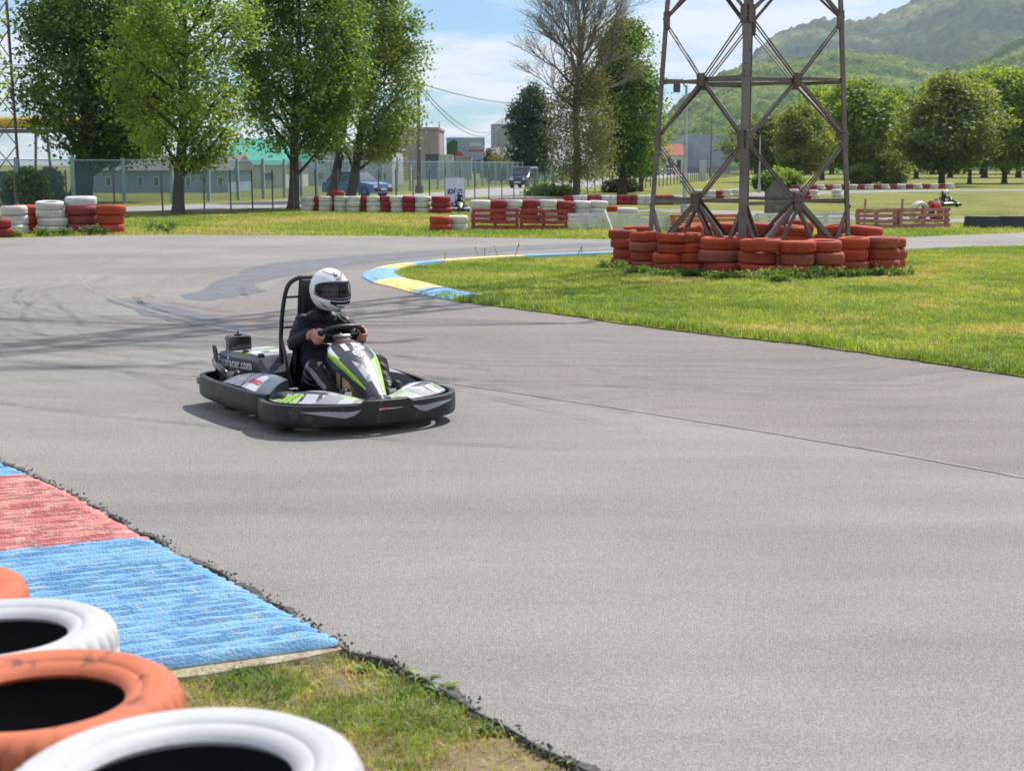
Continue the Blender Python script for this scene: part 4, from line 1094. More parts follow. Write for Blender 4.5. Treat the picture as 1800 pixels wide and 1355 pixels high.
# shipping containers
def container(x0, x1, y0, y1, D, mat, label):
    a, b = PD(x0, y0, D), PD(x1, y0, D); zt = PD(x0, y1, D).z; zb = max(0, a.z); W = b.x - a.x; n = max(8, int(W / .28))
    t = thing('shipping_container', label, 'container', ((a.x + b.x) / 2, D, 0)); H = zt
    poly = []
    for k in range(n): u = -W / 2 + W * k / n; s = W / n; poly += [(u, 0), (u + s * .35, 0), (u + s * .5, .06), (u + s * .85, .06)]
    poly += [(W / 2, 0), (W / 2, 2.5), (-W / 2, 2.5)]
    MB().prism(poly, .15, H).build('body', mat, t)
    for s in (-1, 1): MB().box((s * (W / 2 - .06), -.03, H / 2 + .05), (.14, .1, H)).build('corner_post', mat, t)
    MB().box((0, -.03, H), (W, .1, .14)).build('top_rail', mat, t)
M['boxwhite'] = pmat('container white', (.58, .58, .57), None, 1.0, .6); M['boxdark'] = pmat('container dark', (.12, .13, .15), None, 1.0, .6); M['boxgrey'] = pmat('container grey', (.36, .37, .38), None, 1.0, .6)
container(748, 771, 303, 272, 172, M['boxdark'], 'dark container in front of the pink building')
container(772, 796, 303, 273, 171, M['boxwhite'], 'white container left of the hoarding')
container(797, 829, 303, 276, 168, M['boxgrey'], 'pale grey container below the hoarding')
M['boxyellow'] = pmat('skip yellow', (.60, .38, .03), None, 1.0, .6)
container(694, 722, 308, 294, 160, M['boxyellow'], 'low yellow skip in front of the pink building')

# overhead wires between the tree and the silo
for k, (p, q, D0, D1, sag, lb) in enumerate([((735, 146), (965, 183), 120, 170, .6, 'upper overhead wire crossing the sky'), ((738, 150), (885, 216), 120, 250, 2.6, 'middle overhead wire sagging towards the silo'), ((738, 157), (880, 222), 120, 250, 2.6, 'lowest overhead wire sagging towards the silo')]):
    a, b = PD(p[0], p[1], D0), PD(q[0], q[1], D1)
    path = [a.lerp(b, u / 16) - Vector((0, 0, sag * 4 * (u / 16) * (1 - u / 16))) for u in range(17)]
    tag(MB().tube(path, .035, 5).build('overhead_wire', M['darkmetal']), lb, 'wire', 'overhead wires')
pole(737, 339, 138, 'wooden utility pole hidden behind the pale green crown', 'pole', r=.16, name='utility_pole', mat=M['darkmetal'])
g0 = PD(0, 113, 112); g1 = PD(60, 117, 112)
tag(MB().tube([g0 - Vector((6, 0, -.3)), g0, g1, g1 + Vector((14, 0, -.6))], .03, 5).build('overhead_wire', M['darkmetal']), 'short overhead wire at the left edge beside the mast', 'wire', 'overhead wires')

# ------------------------------------------------------------------ vehicles on the road
M['carblue'] = pmat('blue car paint', (.05, .13, .36), (.06, .15, .40), 1.0, .25, coat=.6); M['carwhite'] = pmat('white van paint', (.55, .56, .58), None, 1.0, .3, coat=.5); M['cargrey'] = pmat('grey car paint', (.16, .18, .21), None, 1.0, .3, coat=.5); M['cardark'] = pmat('dark blue van paint', (.045, .06, .095), None, 1.0, .3, coat=.5)
M['lampglass'] = pmat('lamp glass', (.75, .75, .72), None, 2.0, .1); M['plate_w'] = pmat('number plate', (.7, .7, .66), None, 2.0, .5)
def vehicle(name, label, cat, loc, rz, L, W, H, paint, kind='car', roofp=None):
    t = thing(name, label, cat, loc, rz)
    hl = L / 2; hw = W / 2
    if kind == 'van': side = [(-hl, .35), (-hl, H * .55), (-hl + .05, H * .97), (-hl + .3, H), (hl * .30, H), (hl * .66, H * .60), (hl * .97, H * .52), (hl, .38), (hl * .98, .28), (-hl, .28)]; cab = None
    else: side = [(-hl, .30), (-hl, .62), (-hl * .93, H * .62), (hl * .42, H * .62), (hl * .95, H * .52), (hl, .38), (hl * .98, .25), (-hl * .98, .25)]
    rings = []
    for y, s in ((-hw, .94), (-hw + .08, 1.0), (hw - .08, 1.0), (hw, .94)):
        rings.append([Vector((p[0] * (1 if s == 1 else .985), y, p[1] * s + (1 - s) * .35)) for p in side])
    MB().loft(rings).build('body', paint, t, smooth=30)
    if kind != 'van':
        c0 = [(-hl * .88, H * .6), (-hl * .62, H * .97), (-hl * .1, H), (hl * .12, H * .96), (hl * .50, H * .6)]
        rr = [[Vector((p[0], y * (1 - .2 * (p[1] > H * .7)), p[1])) for p in c0] for y in (-hw + .06, hw - .06)]
        gl = MB().loft(rr).build('cabin', M['glass'], t, smooth=30)
        MB().bevbox((-hl * .25, 0, H * .985), (L * .34, W * .68, .06), .02).build('roof', paint, t)
    else:
        MB().add([(hl * .335, -hw * .86, H * .955), (hl * .335, hw * .86, H * .955), (hl * .655, hw * .9, H * .632), (hl * .655, -hw * .9, H * .632)], [(0, 1, 2, 3)])
        mb = MB(); mb.add([(hl * .345, -hw * .86, H * .955), (hl * .345, hw * .86, H * .955), (hl * .668, hw * .9, H * .625), (hl * .668, -hw * .9, H * .625)], [(0, 1, 2, 3)]); mb.build('windscreen', M['glass'], t)
        for s in (-1, 1):
            MB().box((hl * .12, s * (hw + .002), H * .74), (L * .17, .02, H * .24)).build('side_window', M['glass'], t)
            MB().box((-hl * .35, s * (hw + .002), H * .74), (L * .22, .02, H * .24)).build('side_window', M['glass'], t)
        MB().bevbox((-hl * .28, 0, H + .02), (L * .62, W * .9, .05), .02).build('roof', roofp or paint, t)
    for sx in (-.62, .64):
        for s in (-1, 1):
            w = MB(); w.lathe([(.16, -.1), (.30, -.1), (.33, -.05), (.33, .05), (.30, .1), (.16, .1)], 18, (sx * hl, s * (hw - .09), .33), 'y', closed=True); wo = w.build('wheel', M['rubber'], t, smooth=40)
            MB().lathe([(.01, .04), (.12, .05), (.17, .02)], 14, (sx * hl, s * (hw - .02), .33), 'y').build('rim', M['greymetal'], wo, smooth=40)
    zf = .62 if kind != 'van' else H * .44
    for s in (-1, 1): MB().bevbox((hl * .965, s * hw * .72, zf), (.1, .34, .16), .03).build('headlight', M['lampglass'], t)
    MB().box((hl + .0, 0, .42), (.06, W * .9, .16)).build('bumper', M['rubber'], t)
    MB().box((hl + .035, 0, .46), (.02, .52, .11)).build('number_plate', M['plate_w'], t)
    for s in (-1, 1): MB().bevbox((hl * .34, s * (hw + .1), H * .62), (.1, .16, .16), .03).build('mirror', M['rubber'], t)
    return t
g = G(921, 330); vehicle('delivery_van', 'dark van with pale roof driving along the far road', 'van', (g.x, g.y, -.02), R_(-108), 3.3, 1.5, 1.62, M['cardark'], 'van', M['carwhite'])
g = G(628, 346); vehicle('blue_car', 'blue hatchback parked behind the third tree trunk', 'car', (g.x, g.y, -.02), R_(-35), 3.9, 1.7, 1.45, M['carblue'])
g = G(1170, 308); vehicle('dark_car', 'dark car on the road bend left of the pylon', 'car', (g.x, g.y, -.02), R_(-150), 4.2, 1.8, 1.9, M['cargrey'])
g = G(1125, 309.5); vehicle('small_car', 'small pale car on the road under the centre trees', 'car', (g.x, g.y, -.02), R_(-150), 4.0, 1.7, 1.5, M['carwhite'])
g = PD(42, 347, 92); vehicle('parked_car', 'pale parked car behind the fence at far left', 'car', (g.x, g.y, -.02), R_(10), 4.2, 1.75, 1.45, M['carwhite'])
# ------------------------------------------------------------------ trees
M['bark'] = pmat('dark bark', (0.045, 0.038, 0.032), (0.085, 0.072, 0.06), 5.0, 0.95, 0.9, 16.0)
M['palebark'] = pmat('pale bark', (0.17, 0.145, 0.12), (0.10, 0.085, 0.07), 5.0, 0.95, 0.8, 16.0)
M['twig'] = pmat('grey brown twigs', (0.20, 0.17, 0.145), (0.14, 0.12, 0.105), 3.0, 0.95)
LF = {'deep': leafmat('leaf deep green', [(0.022, 0.06, 0.010), (0.08, 0.155, 0.02), (0.20, 0.29, 0.036)], .8, .44),
      'lime': leafmat('leaf lime green', [(0.08, 0.155, 0.02), (0.175, 0.26, 0.034), (0.29, 0.37, 0.05)], .9, .48),
      'mid': leafmat('leaf mid green', [(0.032, 0.08, 0.013), (0.11, 0.195, 0.028), (0.24, 0.31, 0.055)], .9, .46),
      'pale': leafmat('leaf pale green', [(0.09, 0.15, 0.035), (0.18, 0.25, 0.065), (0.28, 0.34, 0.11)], .7, .48),
      'brown': leafmat('bud olive brown', [(0.11, 0.115, 0.055), (0.165, 0.165, 0.08), (0.23, 0.22, 0.115)], .7, .4),
      'dark': leafmat('leaf dark evergreen', [(0.015, 0.038, 0.014), (0.03, 0.065, 0.02), (0.06, 0.10, 0.03)], .6, .25),
      'far1': leafmat('leaf far green', [(0.10, 0.17, 0.028), (0.19, 0.27, 0.04), (0.30, 0.37, 0.05)], .18, .5),
      'far2': leafmat('leaf far olive', [(0.08, 0.125, 0.03), (0.14, 0.19, 0.045), (0.22, 0.26, 0.065)], .18, .48)}
def leaves_mesh(cent, per, sig, size, seed, mat, up=0.35):
    r = np.random.default_rng(seed); n = len(cent) * per
    c = np.repeat(cent, per, 0) + r.normal(0, 1, (n, 3)) * np.asarray(sig)
    nrm = r.normal(0, 1, (n, 3)); nrm[:, 2] = np.abs(nrm[:, 2]) + up; nrm /= np.linalg.norm(nrm, axis=1)[:, None]
    t = np.cross(nrm, r.normal(0, 1, (n, 3))); t /= np.linalg.norm(t, axis=1)[:, None] + 1e-9; b = np.cross(nrm, t)
    s = size * r.uniform(.55, 1.25, n)[:, None]; w = s * r.uniform(.5, .75, n)[:, None]
    V = np.stack([c - t * s * .5, c + b * w * .5 + nrm * s * .06, c + t * s * .5, c - b * w * .5 + nrm * s * .06], 1).reshape(-1, 3)
    return npmesh('crown', V, np.arange(n * 4).reshape(n, 4), mat)
def tree(name, label, base, H, cr, z0, n_cl, per, leaf, lm, seed, bark='bark', tr=.25, lean=(0, 0), sig=.42, squash=1.0, top=.55, group='trees', limbs=16, hole=.0, ztop=1.0, trunks=1):
    r = np.random.default_rng(seed); rnd = random.Random(seed)
    t = thing(name, label, 'tree', (base[0], base[1], -.03), 0, group)
    tm = MB()
    cent = []
    zc0, zc1 = z0, H * ztop
    def rad(z):                                    # crown radius at height z: fat below the middle, drawn in above
        u = (z - zc0) / (zc1 - zc0); u = min(max(u, 0), 1)
        return cr * (max(1e-3, math.sin(math.pi * min(1, (u * (1 - top) / .5 if u < .5 else (1 - top) + (u - .5) * 2 * top)) ** .8 * 1.0)) ** .55 if False else max(.02, (1 - abs((u - (1 - top)) / (top if u > 1 - top else 1 - top)) ** 2.2) ** .5))
    for k in range(trunks):
        ox = 0 if trunks == 1 else (k - (trunks - 1) / 2) * tr * 3.2
        P = [Vector((ox, 0, -.1)), Vector((ox + lean[0] * .2, lean[1] * .2, H * .12)), Vector((ox + lean[0] * .55 + rnd.uniform(-.15, .15), lean[1] * .5, H * .35)), Vector((ox * 1.6 + lean[0] + rnd.uniform(-.2, .2), lean[1] + rnd.uniform(-.2, .2), H * .62)), Vector((ox * 1.8 + lean[0] * 1.1, lean[1], H * .9))]
        path = smoothpath(P, 4); rr = [tr * (1.35 if i == 0 else 1.08 if i == 1 else 1) * (1 - .86 * i / (len(path) - 1)) for i in range(len(path))]
        tm.tube(path, rr, 9)
    limb_b = MB()
    for i in range(limbs):
        u = (i + .5) / limbs; zs = zc0 * 1.35 + (zc1 * .82 - zc0 * 1.35) * u * .85; a = i * 2.399 + rnd.uniform(-.4, .4)
        j = min(int(zs / (H * .9) * (len(path) - 1)), len(path) - 2); s = path[j]
        ze = min(zs + rnd.uniform(.25, .75) * cr * .6, zc1 * .95); R = rad(ze) * rnd.uniform(.7, .95)
        e = Vector((lean[0] + math.cos(a) * R, lean[1] + math.sin(a) * R * squash, ze)); mdl = s.lerp(e, .5) + Vector((0, 0, -.05 * cr))
        lp = smoothpath([s, mdl, e], 4); lr = [tr * .30 * (1 - .85 * q / (len(lp) - 1)) for q in range(len(lp))]
        limb_b.tube(lp, lr, 5)
        for q in range(4):
            b0 = lp[3 + q]; a2 = a + rnd.uniform(-1.2, 1.2); L = cr * rnd.uniform(.2, .42); e2 = b0 + Vector((math.cos(a2) * L, math.sin(a2) * L * squash, L * rnd.uniform(.1, .8)))
            limb_b.tube([b0, b0.lerp(e2, .5) + Vector((0, 0, .06)), e2], [tr * .14, tr * .09, tr * .03], 4); cent.append(tuple(e2))
    # clump centres through the crown, mostly towards its skin
    while len(cent) < n_cl:
        z = rnd.uniform(zc0, zc1); R = rad(z); q = rnd.random() ** .42; a = rnd.uniform(0, 6.283)
        x, y = math.cos(a) * R * q, math.sin(a) * R * q * squash
        nz = float(vnoise(np.array([x * 1.1 + seed * 3.1 + 50]), np.array([z * .9 + y * .7 + 50]), seed)[0])
        if nz < hole: continue
        bulge = 1 + .34 * (float(vnoise(np.array([a * 1.6 + seed]), np.array([z * .7]), seed + 3)[0]) - .5) * 2
        cent.append((lean[0] + x * bulge, lean[1] + y * bulge, z))
    tm.build('trunk', M[bark], t, smooth=70); limb_b.build('limbs', M[bark], t, smooth=70)
    me = leaves_mesh(np.array(cent), per, (sig, sig, sig * .7), leaf, seed, lm); obj('crown', me, t)
    return t
ng = 'leafy trees along the near side of the road'
g = G(140, 354); tree('leafy_tree', 'dark leafy tree with thick leaning trunk behind the white tyres', (g.x, g.y), 13.5, 4.0, 2.1, 620, 80, .24, LF['deep'], 1, tr=.62, lean=(1.5, 0), sig=.42, top=.62, group=ng, hole=.38, limbs=20)
g = G(313, 374); tree('leafy_tree', 'lime green airy tree with straight dark trunk left of centre', (g.x, g.y), 10.6, 2.65, 1.75, 400, 62, .17, LF['lime'], 2, tr=.26, lean=(.35, 0), sig=.30, top=.6, group=ng, hole=.48, limbs=20)
g = G(515, 366); tree('leafy_tree', 'dense green tree with straight trunk beside the road', (g.x, g.y), 10.6, 2.6, 2.0, 540, 76, .185, LF['mid'], 3, tr=.27, lean=(.35, .3), sig=.33, top=.60, group=ng, hole=.40, limbs=20)
g = G(598, 352); tree('leafy_tree', 'pale green tree with twin trunks behind the blue car', (g.x, g.y), 11.9, 2.8, 2.1, 470, 68, .195, LF['pale'], 4, tr=.30, lean=(1.55, 0), sig=.33, top=.62, group=ng, hole=.45, limbs=20, trunks=2)
g = G(-128, 366); tree('leafy_tree', 'leafy tree mostly outside the left picture edge', (g.x, g.y), 11.5, 3.1, 3.2, 300, 45, .26, LF['lime'], 5, tr=.3, group=ng, hole=.3, sig=.45)

# centre group by the road bend
cg = 'trees at the bend of the far road'
g = PD(936, 300, 150); tree('evergreen_tree', 'dark evergreen tree left of the bare crown', (g.x, g.y), 9.2, 2.3, 1.0, 260, 60, .30, LF['dark'], 11, tr=.2, sig=.45, top=.7, group=cg, hole=.3)
g = G(1098, 342); tree('leafy_tree', 'tall green tree right of the bare crown', (g.x, g.y + 2), 10.3, 2.35, 1.2, 520, 52, .24, LF['mid'], 12, tr=.30, sig=.40, top=.58, group=cg, hole=.36)
g = G(1140, 338); tree('leafy_tree', 'slender green tree just left of the pylon', (g.x, g.y + 6), 8.6, 1.5, 1.0, 240, 50, .22, LF['pale'], 13, tr=.2, sig=.36, top=.6, group=cg, hole=.36)
def bare_tree():
    g = G(1013, 346); rnd = random.Random(5); t = thing('bare_tree', 'tall half bare tree with pale trunk and olive lower foliage', 'tree', (g.x, g.y, -.03), 0, cg)
    H = 13.2; tm = MB(); tw = MB(); tips = []; mids = []
    path = smoothpath([Vector((0, 0, -.1)), Vector((.02, 0, 2.5)), Vector((-.08, .1, 5)), Vector((.1, 0, 7.0)), Vector((.12, 0, 8.2))], 4)
    tm.tube(path, [.23 * (1 - .5 * i / (len(path) - 1)) for i in range(len(path))], 9)
    def grow(p, d, L, r, lev):
        q = p + d * L * .5 + Vector((rnd.uniform(-.06, .06), rnd.uniform(-.06, .06), 0)) * L; e = q + (d + Vector((0, 0, .18))).normalized() * L * .5
        (tm if lev < 2 else tw).tube([p, q, e], [r, r * .8, r * .55], 6 if lev < 2 else 3, cap=False)
        if lev >= 3: mids.append(tuple(e))
        if lev >= 6 or L < .15: tips.append(tuple(e)); return
        for k in range(rnd.choice((3, 3, 4)) if lev < 4 else 3):
            a = rnd.uniform(0, 6.283); s = rnd.uniform(.35, .75)
            dd = (d + Vector((math.cos(a) * s, math.sin(a) * s, rnd.uniform(-.1, .25)))).normalized()
            grow(e if k else q, dd, L * rnd.uniform(.58, .78), r * .58, lev + 1)
    for i in range(16):
        z = 4.2 + i * .26; a = i * 2.4; p = path[min(len(path) - 1, int(z / 8.2 * (len(path) - 1)))]
        grow(p, Vector((math.cos(a) * .75, math.sin(a) * .75, .45 + .05 * i)).normalized(), 1.7 + .1 * rnd.random(), .085, 1)
    for i in range(2): grow(path[-1], Vector((rnd.uniform(-.2, .2), rnd.uniform(-.2, .2), 1)).normalized(), 1.7, .12, 1)
    tm.build('trunk', M['palebark'], t, smooth=70); tw.build('twigs', M['twig'], t)
    obj('buds', leaves_mesh(np.array(tips), 2, (.14, .14, .14), .075, 3, LF['brown']), t)
    r = np.random.default_rng(9); n = 420; z = r.uniform(1.0, 7.2, n); R = 1.75 * np.sqrt(np.clip(1 - ((z - 3.4) / 4.0) ** 2, .03, 1)); a = r.uniform(0, 6.283, n); q = r.uniform(0, 1, n) ** .45
    cc = np.stack([.25 + np.cos(a) * R * q * 1.1, np.sin(a) * R * q, z], 1)
    obj('lower_foliage', leaves_mesh(cc, 40, (.34, .34, .28), .15, 10, LF['brown']), t)
bare_tree()
# spruce by the hoarding
g = PD(862, 297, 165); tree('spruce_tree', 'small dark spruce standing left of the silo', (g.x, g.y), 3.6, .9, .2, 90, 40, .2, LF['dark'], 21, tr=.12, sig=.2, top=.95, group='trees near the silo', limbs=8)
g = PD(880, 297, 160); tree('shrub_tree', 'brownish tree in front of the silo', (g.x, g.y), 2.9, 1.2, .3, 90, 40, .22, LF['brown'], 22, tr=.12, sig=.3, group='trees near the silo', limbs=8)

# belt of trees at the right
rg = 'trees of the park belt at the right'
protos = {}
def belt(px, py, top, wpx, kind, label, D=None, seed=0, z0=.18, name='park_tree'):
    g = G(px, py) if D is None else PD(px, 300, D); Dd = g.y; H = PD(px, top, Dd).z; cr = wpx / 2 / FPX * Dd
    key = (kind, seed)
    if key not in protos:
        t = tree(name, label, (g.x, g.y), 10.0, 3.6, 10 * z0, 300, 50, .40, LF[kind], 100 + seed, tr=.30, sig=.50, top=.55, group=rg, hole=.34, limbs=14); protos[key] = t
    else: t = copy_tree(protos[key]); t.location = (g.x, g.y, -.03); t['label'] = label; t.name = name
    t.scale = (cr / 3.6, cr / 3.6, H / 10.0); t.rotation_euler = (0, 0, random.uniform(0, 6.28)) if t is not protos[key] else (0, 0, 0)
    return t
belt(1405, 326, 190, 100, 'far2', 'dark round tree nearest to the pylon in the park belt', seed=0)
belt(1500, 324, 145, 150, 'far1', 'tall bright green tree right of the pylon', seed=1)
belt(1572, 323, 165, 110, 'far1', 'bright green tree above the round bush', seed=2)
belt(1655, 327, 140, 165, 'far2', 'broad olive tree with dark trunk in the open', seed=3)
belt(1765, 322, 128, 130, 'far1', 'bright tree near the right edge of the belt', seed=1)
belt(1704, 323, 150, 100, 'far2', 'darker tree just right of the broad olive tree', seed=0)
belt(1830, 322, 120, 150, 'far1', 'tree cut by the right picture edge', seed=2)
belt(1355, 320, 205, 110, 'far2', 'grey green tree close behind the near pylon leg', seed=3)
belt(1445, 316, 160, 110, 'far1', 'tree behind the right leg of the pylon', seed=2)
belt(1540, 314, 172, 120, 'far2', 'shaded tree behind the two bright trees', seed=3)
belt(1610, 314, 178, 120, 'far2', 'shaded tree behind the olive tree, left side', seed=0)
belt(1730, 312, 125, 150, 'far1', 'high crown at the back above the right belt', seed=1)
belt(1790, 312, 140, 130, 'far2', 'shaded tree at the back near the right edge', seed=3)
belt(1670, 312, 160, 130, 'far1', 'crown at the back between olive and bright trees', seed=2)
for i, px in enumerate(range(1330, 1860, 44)):
    belt(px, 305.5 + (i % 2), 205 + 20 * ((i * 7) % 3) - 20 * (px > 1600), 120, ('far2', 'far1')[i % 2], 'the %s small tree from the left in the rearmost row' % ORD[i], seed=(3, 2)[i % 2])
def bush(px, py, top, wpx, kind, label, seed, name='round_bush'):
    g = G(px, py); H = PD(px, top, g.y).z; cr = wpx / 2 / FPX * g.y
    return tree(name, label, (g.x, g.y), H, cr, .1, 130, 46, .26, LF[kind], seed, tr=.08, sig=cr * .16, group='bushes', limbs=8, top=.6)
bush(1563, 325, 268, 70, 'pale', 'pale round bush in front of the park belt', 31)
bush(1512, 325, 292, 42, 'far1', 'small green bush left of the pale round bush', 32)
bush(1380, 332, 300, 60, 'far1', 'low green bush behind the near pylon leg', 33)
bush(1350, 335, 305, 50, 'mid', 'low bush at the foot of the pylon trees', 34)
bush(42, 360, 300, 70, 'mid', 'leafy bush growing through the fence at far left', 35)
bush(88, 358, 298, 46, 'mid', 'bush growing through the fence by the thick trunk', 36)
bush(1090, 338, 322, 60, 'dark', 'low dark bush under the tall green tree', 37)
bush(965, 343, 337, 80, 'mid', 'flat weeds at the foot of the grey pole', 38)

# weeds round the feet of the tyre ring
def weed(px, py, s, label, seed):
    g = G(px, py); r = np.random.default_rng(seed); t = thing('weed_clump', label, 'weed', (g.x, g.y, 0), 0, 'weeds at the foot of the tyre ring')
    n = 26; a = r.uniform(0, 6.283, n); q = r.uniform(0, 1, n) ** .6 * s; c = np.stack([np.cos(a) * q * 1.5, np.sin(a) * q * .6, r.uniform(.04, 1, n) * s * .75], 1)
    obj('foliage', leaves_mesh(c, 22, (.05, .04, .035), .055, seed, LF['mid']), t)
    st = MB()
    for k in range(10): st.tube([(c[k, 0] * .3, c[k, 1] * .3, 0), tuple(c[k] * .6), tuple(c[k])], .005, 4)
    st.build('stems', LF['mid'], t)
W_ = [(1075, 474, .16, 'leftmost stack'), (1120, 484, .15, 'second stack'), (1165, 488, .12, 'third stack'), (1222, 490, .16, 'fourth stack'), (1262, 494, .12, 'fifth stack, left'), (1300, 494, .14, 'fifth stack, right'), (1352, 495, .22, 'sixth stack'), (1372, 500, .13, 'gap after the sixth stack'), (1430, 494, .27, 'seventh and eighth stacks'), (1490, 490, .17, 'ninth stack'), (1530, 488, .14, 'gap before the last stack'), (1575, 488, .20, 'rightmost stack')]
for i, (px, py, s, w) in enumerate(W_): weed(px, py, s, 'green weed clump by the %s of the pylon ring front' % w, 60 + i)
# weeds by the left stacks
for i, (px, py, s, lb) in enumerate([(78, 413, .22, 'weed clump in front of the tall white stack'), (112, 412, .18, 'weed clump between white and maroon stacks'), (165, 411, .25, 'weed clump between maroon and orange stacks'), (20, 414, .2, 'weed clump below the left white stack'), (290, 407, .3, 'weed clump alone on the far verge')]): weed(px, py, s, lb, 90 + i)
# broad-leaved weeds in the near verge
def rosette(px, py, s, label, seed):
    g = G(px, py, -.02); rnd = random.Random(seed); t = thing('verge_weed', label, 'weed', (g.x, g.y, -.02), rnd.uniform(0, 6), 'broad leaved weeds of the near verge')
    for k in range(rnd.randint(7, 11)):
        a = k * 2.4; L = s * rnd.uniform(.7, 1.2); up = rnd.uniform(.25, .9); w = L * .17; mb = MB(); rows = []
        for i in range(6):
            u = i / 5; ww = w * math.sin(math.pi * min(.96, u * .9 + .12)) ; c = Vector((math.cos(a) * L * u, math.sin(a) * L * u, L * up * u * (1.15 - .7 * u) + .004)); n = Vector((-math.sin(a), math.cos(a), 0)) * ww
            rows.append([c - n + Vector((0, 0, .15 * ww)), c, c + n + Vector((0, 0, .15 * ww))])
        mb.loft(rows, 0, False, False); mb.build('leaf', LF['mid'] if rnd.random() < .7 else LF['lime'], t, smooth=80)
for i, (px, py, s_, lb) in enumerate([(742, 1196, .075, 'broad leaved weed at the asphalt edge, farthest up the verge'), (778, 1222, .07, 'broad leaved weed at the asphalt edge, second up the verge'), (705, 1225, .05, 'small rosette inside the verge above the white tyre'), (640, 1180, .05, 'small rosette close to the kerb corner'), (430, 1185, .06, 'green rosette below the kerb lip'), (860, 1290, .05, 'small rosette low on the asphalt edge'), (1010, 1345, .06, 'bright rosette at the bottom edge by the asphalt')]): rosette(px, py, s_, lb, 200 + i)
# tall dry stalks at the back of the infield
def stalk(px, py, h, label, seed):
    g = G(px, py); rnd = random.Random(seed); t = thing('grass_stalk', label, 'stalk', (g.x, g.y, 0), 0, 'tall stalks along the infield edge'); mb = MB(); hd = MB()
    for k in range(1):
        x, y = 0, 0; l = rnd.uniform(-.04, .04); mb.tube([(x, y, 0), (x + l, y, h * .6), (x + l * 2, y, h * rnd.uniform(.85, 1))], .006, 4); hd.lathe([(.001, -.03), (.014, -.01), (.016, .02), (.001, .05)], 6, (x + l * 2, y, h * .92))
    mb.build('stem', GM[0], t); hd.build('seed_head', GM[2], t)
for i, (px, py, h) in enumerate([(782, 463, .17), (842, 458, .24), (852, 457, .2), (876, 457, .26), (905, 456, .3), (1015, 452, .18), (1022, 451, .24)]):
    stalk(px, py, h, 'the %s tall stalk from the left on the infield edge' % ORD[i], 120 + i)
# ------------------------------------------------------------------ racing kart
KP = {'black': pmat('scuffed black plastic', (0.009, 0.0095, 0.011), (0.018, 0.018, 0.019), 9.0, 0.40, 0.12, 50.0, wear=0.56, wearc=(0.05, 0.047, 0.043), wscale=7.0, spec=.4),
      'gloss': pmat('black gloss', (0.012, 0.013, 0.015), None, 5.0, 0.25, coat=.3), 'tube': pmat('black powder coat', (0.014, 0.015, 0.018), None, 5.0, 0.35),
      'dark': pmat('anthracite panel', (0.045, 0.05, 0.06), (0.055, 0.06, 0.07), 5.0, 0.3, coat=.3), 'white': pmat('white panel', (0.72, 0.72, 0.75), (0.66, 0.66, 0.69), 4.0, 0.25, coat=.4),
      'green': pmat('lime panel', (0.34, 0.60, 0.035), (0.30, 0.55, 0.03), 4.0, 0.25, coat=.4), 'grey': pmat('grey panel', (0.27, 0.27, 0.30), (0.24, 0.24, 0.27), 4.0, 0.3, coat=.3), 'lilac': pmat('silver lilac panel', (0.50, 0.49, 0.55), None, 4.0, 0.28, coat=.3),
      'red': pmat('red decal', (0.60, 0.05, 0.06), None, 4.0, 0.4), 'tank': pmat('beige tank plastic', (0.55, 0.43, 0.22), (0.48, 0.37, 0.18), 6.0, 0.4), 'rub': pmat('kart tyre rubber', (0.02, 0.02, 0.021), (0.045, 0.043, 0.042), 12.0, 0.75, 0.3, 60.0),
      'chrome': pmat('bare metal', (0.55, 0.55, 0.56), None, 6.0, 0.28, metallic=.9), 'seat': pmat('seat shell', (0.012, 0.012, 0.014), None, 5.0, 0.35)}
PM = ['dark', 'white', 'green', 'grey', 'lilac', 'black', 'red', 'gloss']; PMATS = [KP[k] for k in PM]
def pi(k): return PM.index(k)
K_LOC = Vector((-1.338, 10.69, 0.004)); K_RZ = R_(-59)
kart = thing('racing_kart', 'black and lime green racing kart number 15 cornering on the asphalt', 'kart', K_LOC, K_RZ)
def kp(mb, name, mat, smooth=40, parent=None): return mb.build(name, mat, parent or kart, smooth=smooth)

# bumpers: a plastic band swept along a plan curve
def band(plan, z0, z1, th=.045, n=6, raise_mid=0.0, name='bumper'):
    P = smoothpath([Vector((p[0], p[1], 0)) for p in plan], n); N = len(P); rings = []; S = [0]
    nrm = []
    for i in range(N):
        d = (P[min(i + 1, N - 1)] - P[max(i - 1, 0)]).normalized(); nrm.append(Vector((d.y, -d.x, 0)))
        if i: S.append(S[-1] + (P[i] - P[i - 1]).length)
    for i in range(N):
        zt = z1 + (raise_mid if abs(P[i].y) < .17 and P[i].x > .8 else 0)
        h = zt - z0
        sec = [(-.004, .02), (.012, 0), (th * .72, .006), (th * .95, h * .12), (th, h * .45), (th * .98, h * .8), (th * .88, h * .965), (th * .62, h), (.004, h * .995), (-.004, h * .9)]
        rings.append([P[i] + nrm[i] * a + Vector((0, 0, z0 + b)) for a, b in sec])
    mb = MB(); mb.loft(rings)
    def surf(y_or_s, zf, by='s', off=.0025):
        s = y_or_s * S[-1]; j = min(max(q for q in range(N) if S[q] <= s + 1e-9), N - 2); f = (s - S[j]) / (S[j + 1] - S[j])
        p = P[j].lerp(P[j + 1], f); nn = nrm[j].lerp(nrm[j + 1], f).normalized(); h = z1 - z0
        k = th if .25 < zf < .7 else th * (.7 + .3 * zf / .25) if zf <= .25 else th * (.97 - (zf - .7) * .75)
        return p + nn * (k + off) + Vector((0, 0, z0 + h * zf))
    return mb, surf, P, S
def mirror(pl): return [(x, -y) for x, y in pl]
fr = [(.24, -.575), (.30, -.625), (.42, -.66), (.55, -.668), (.68, -.63), (.79, -.545), (.865, -.41), (.915, -.22), (.935, -.08)]
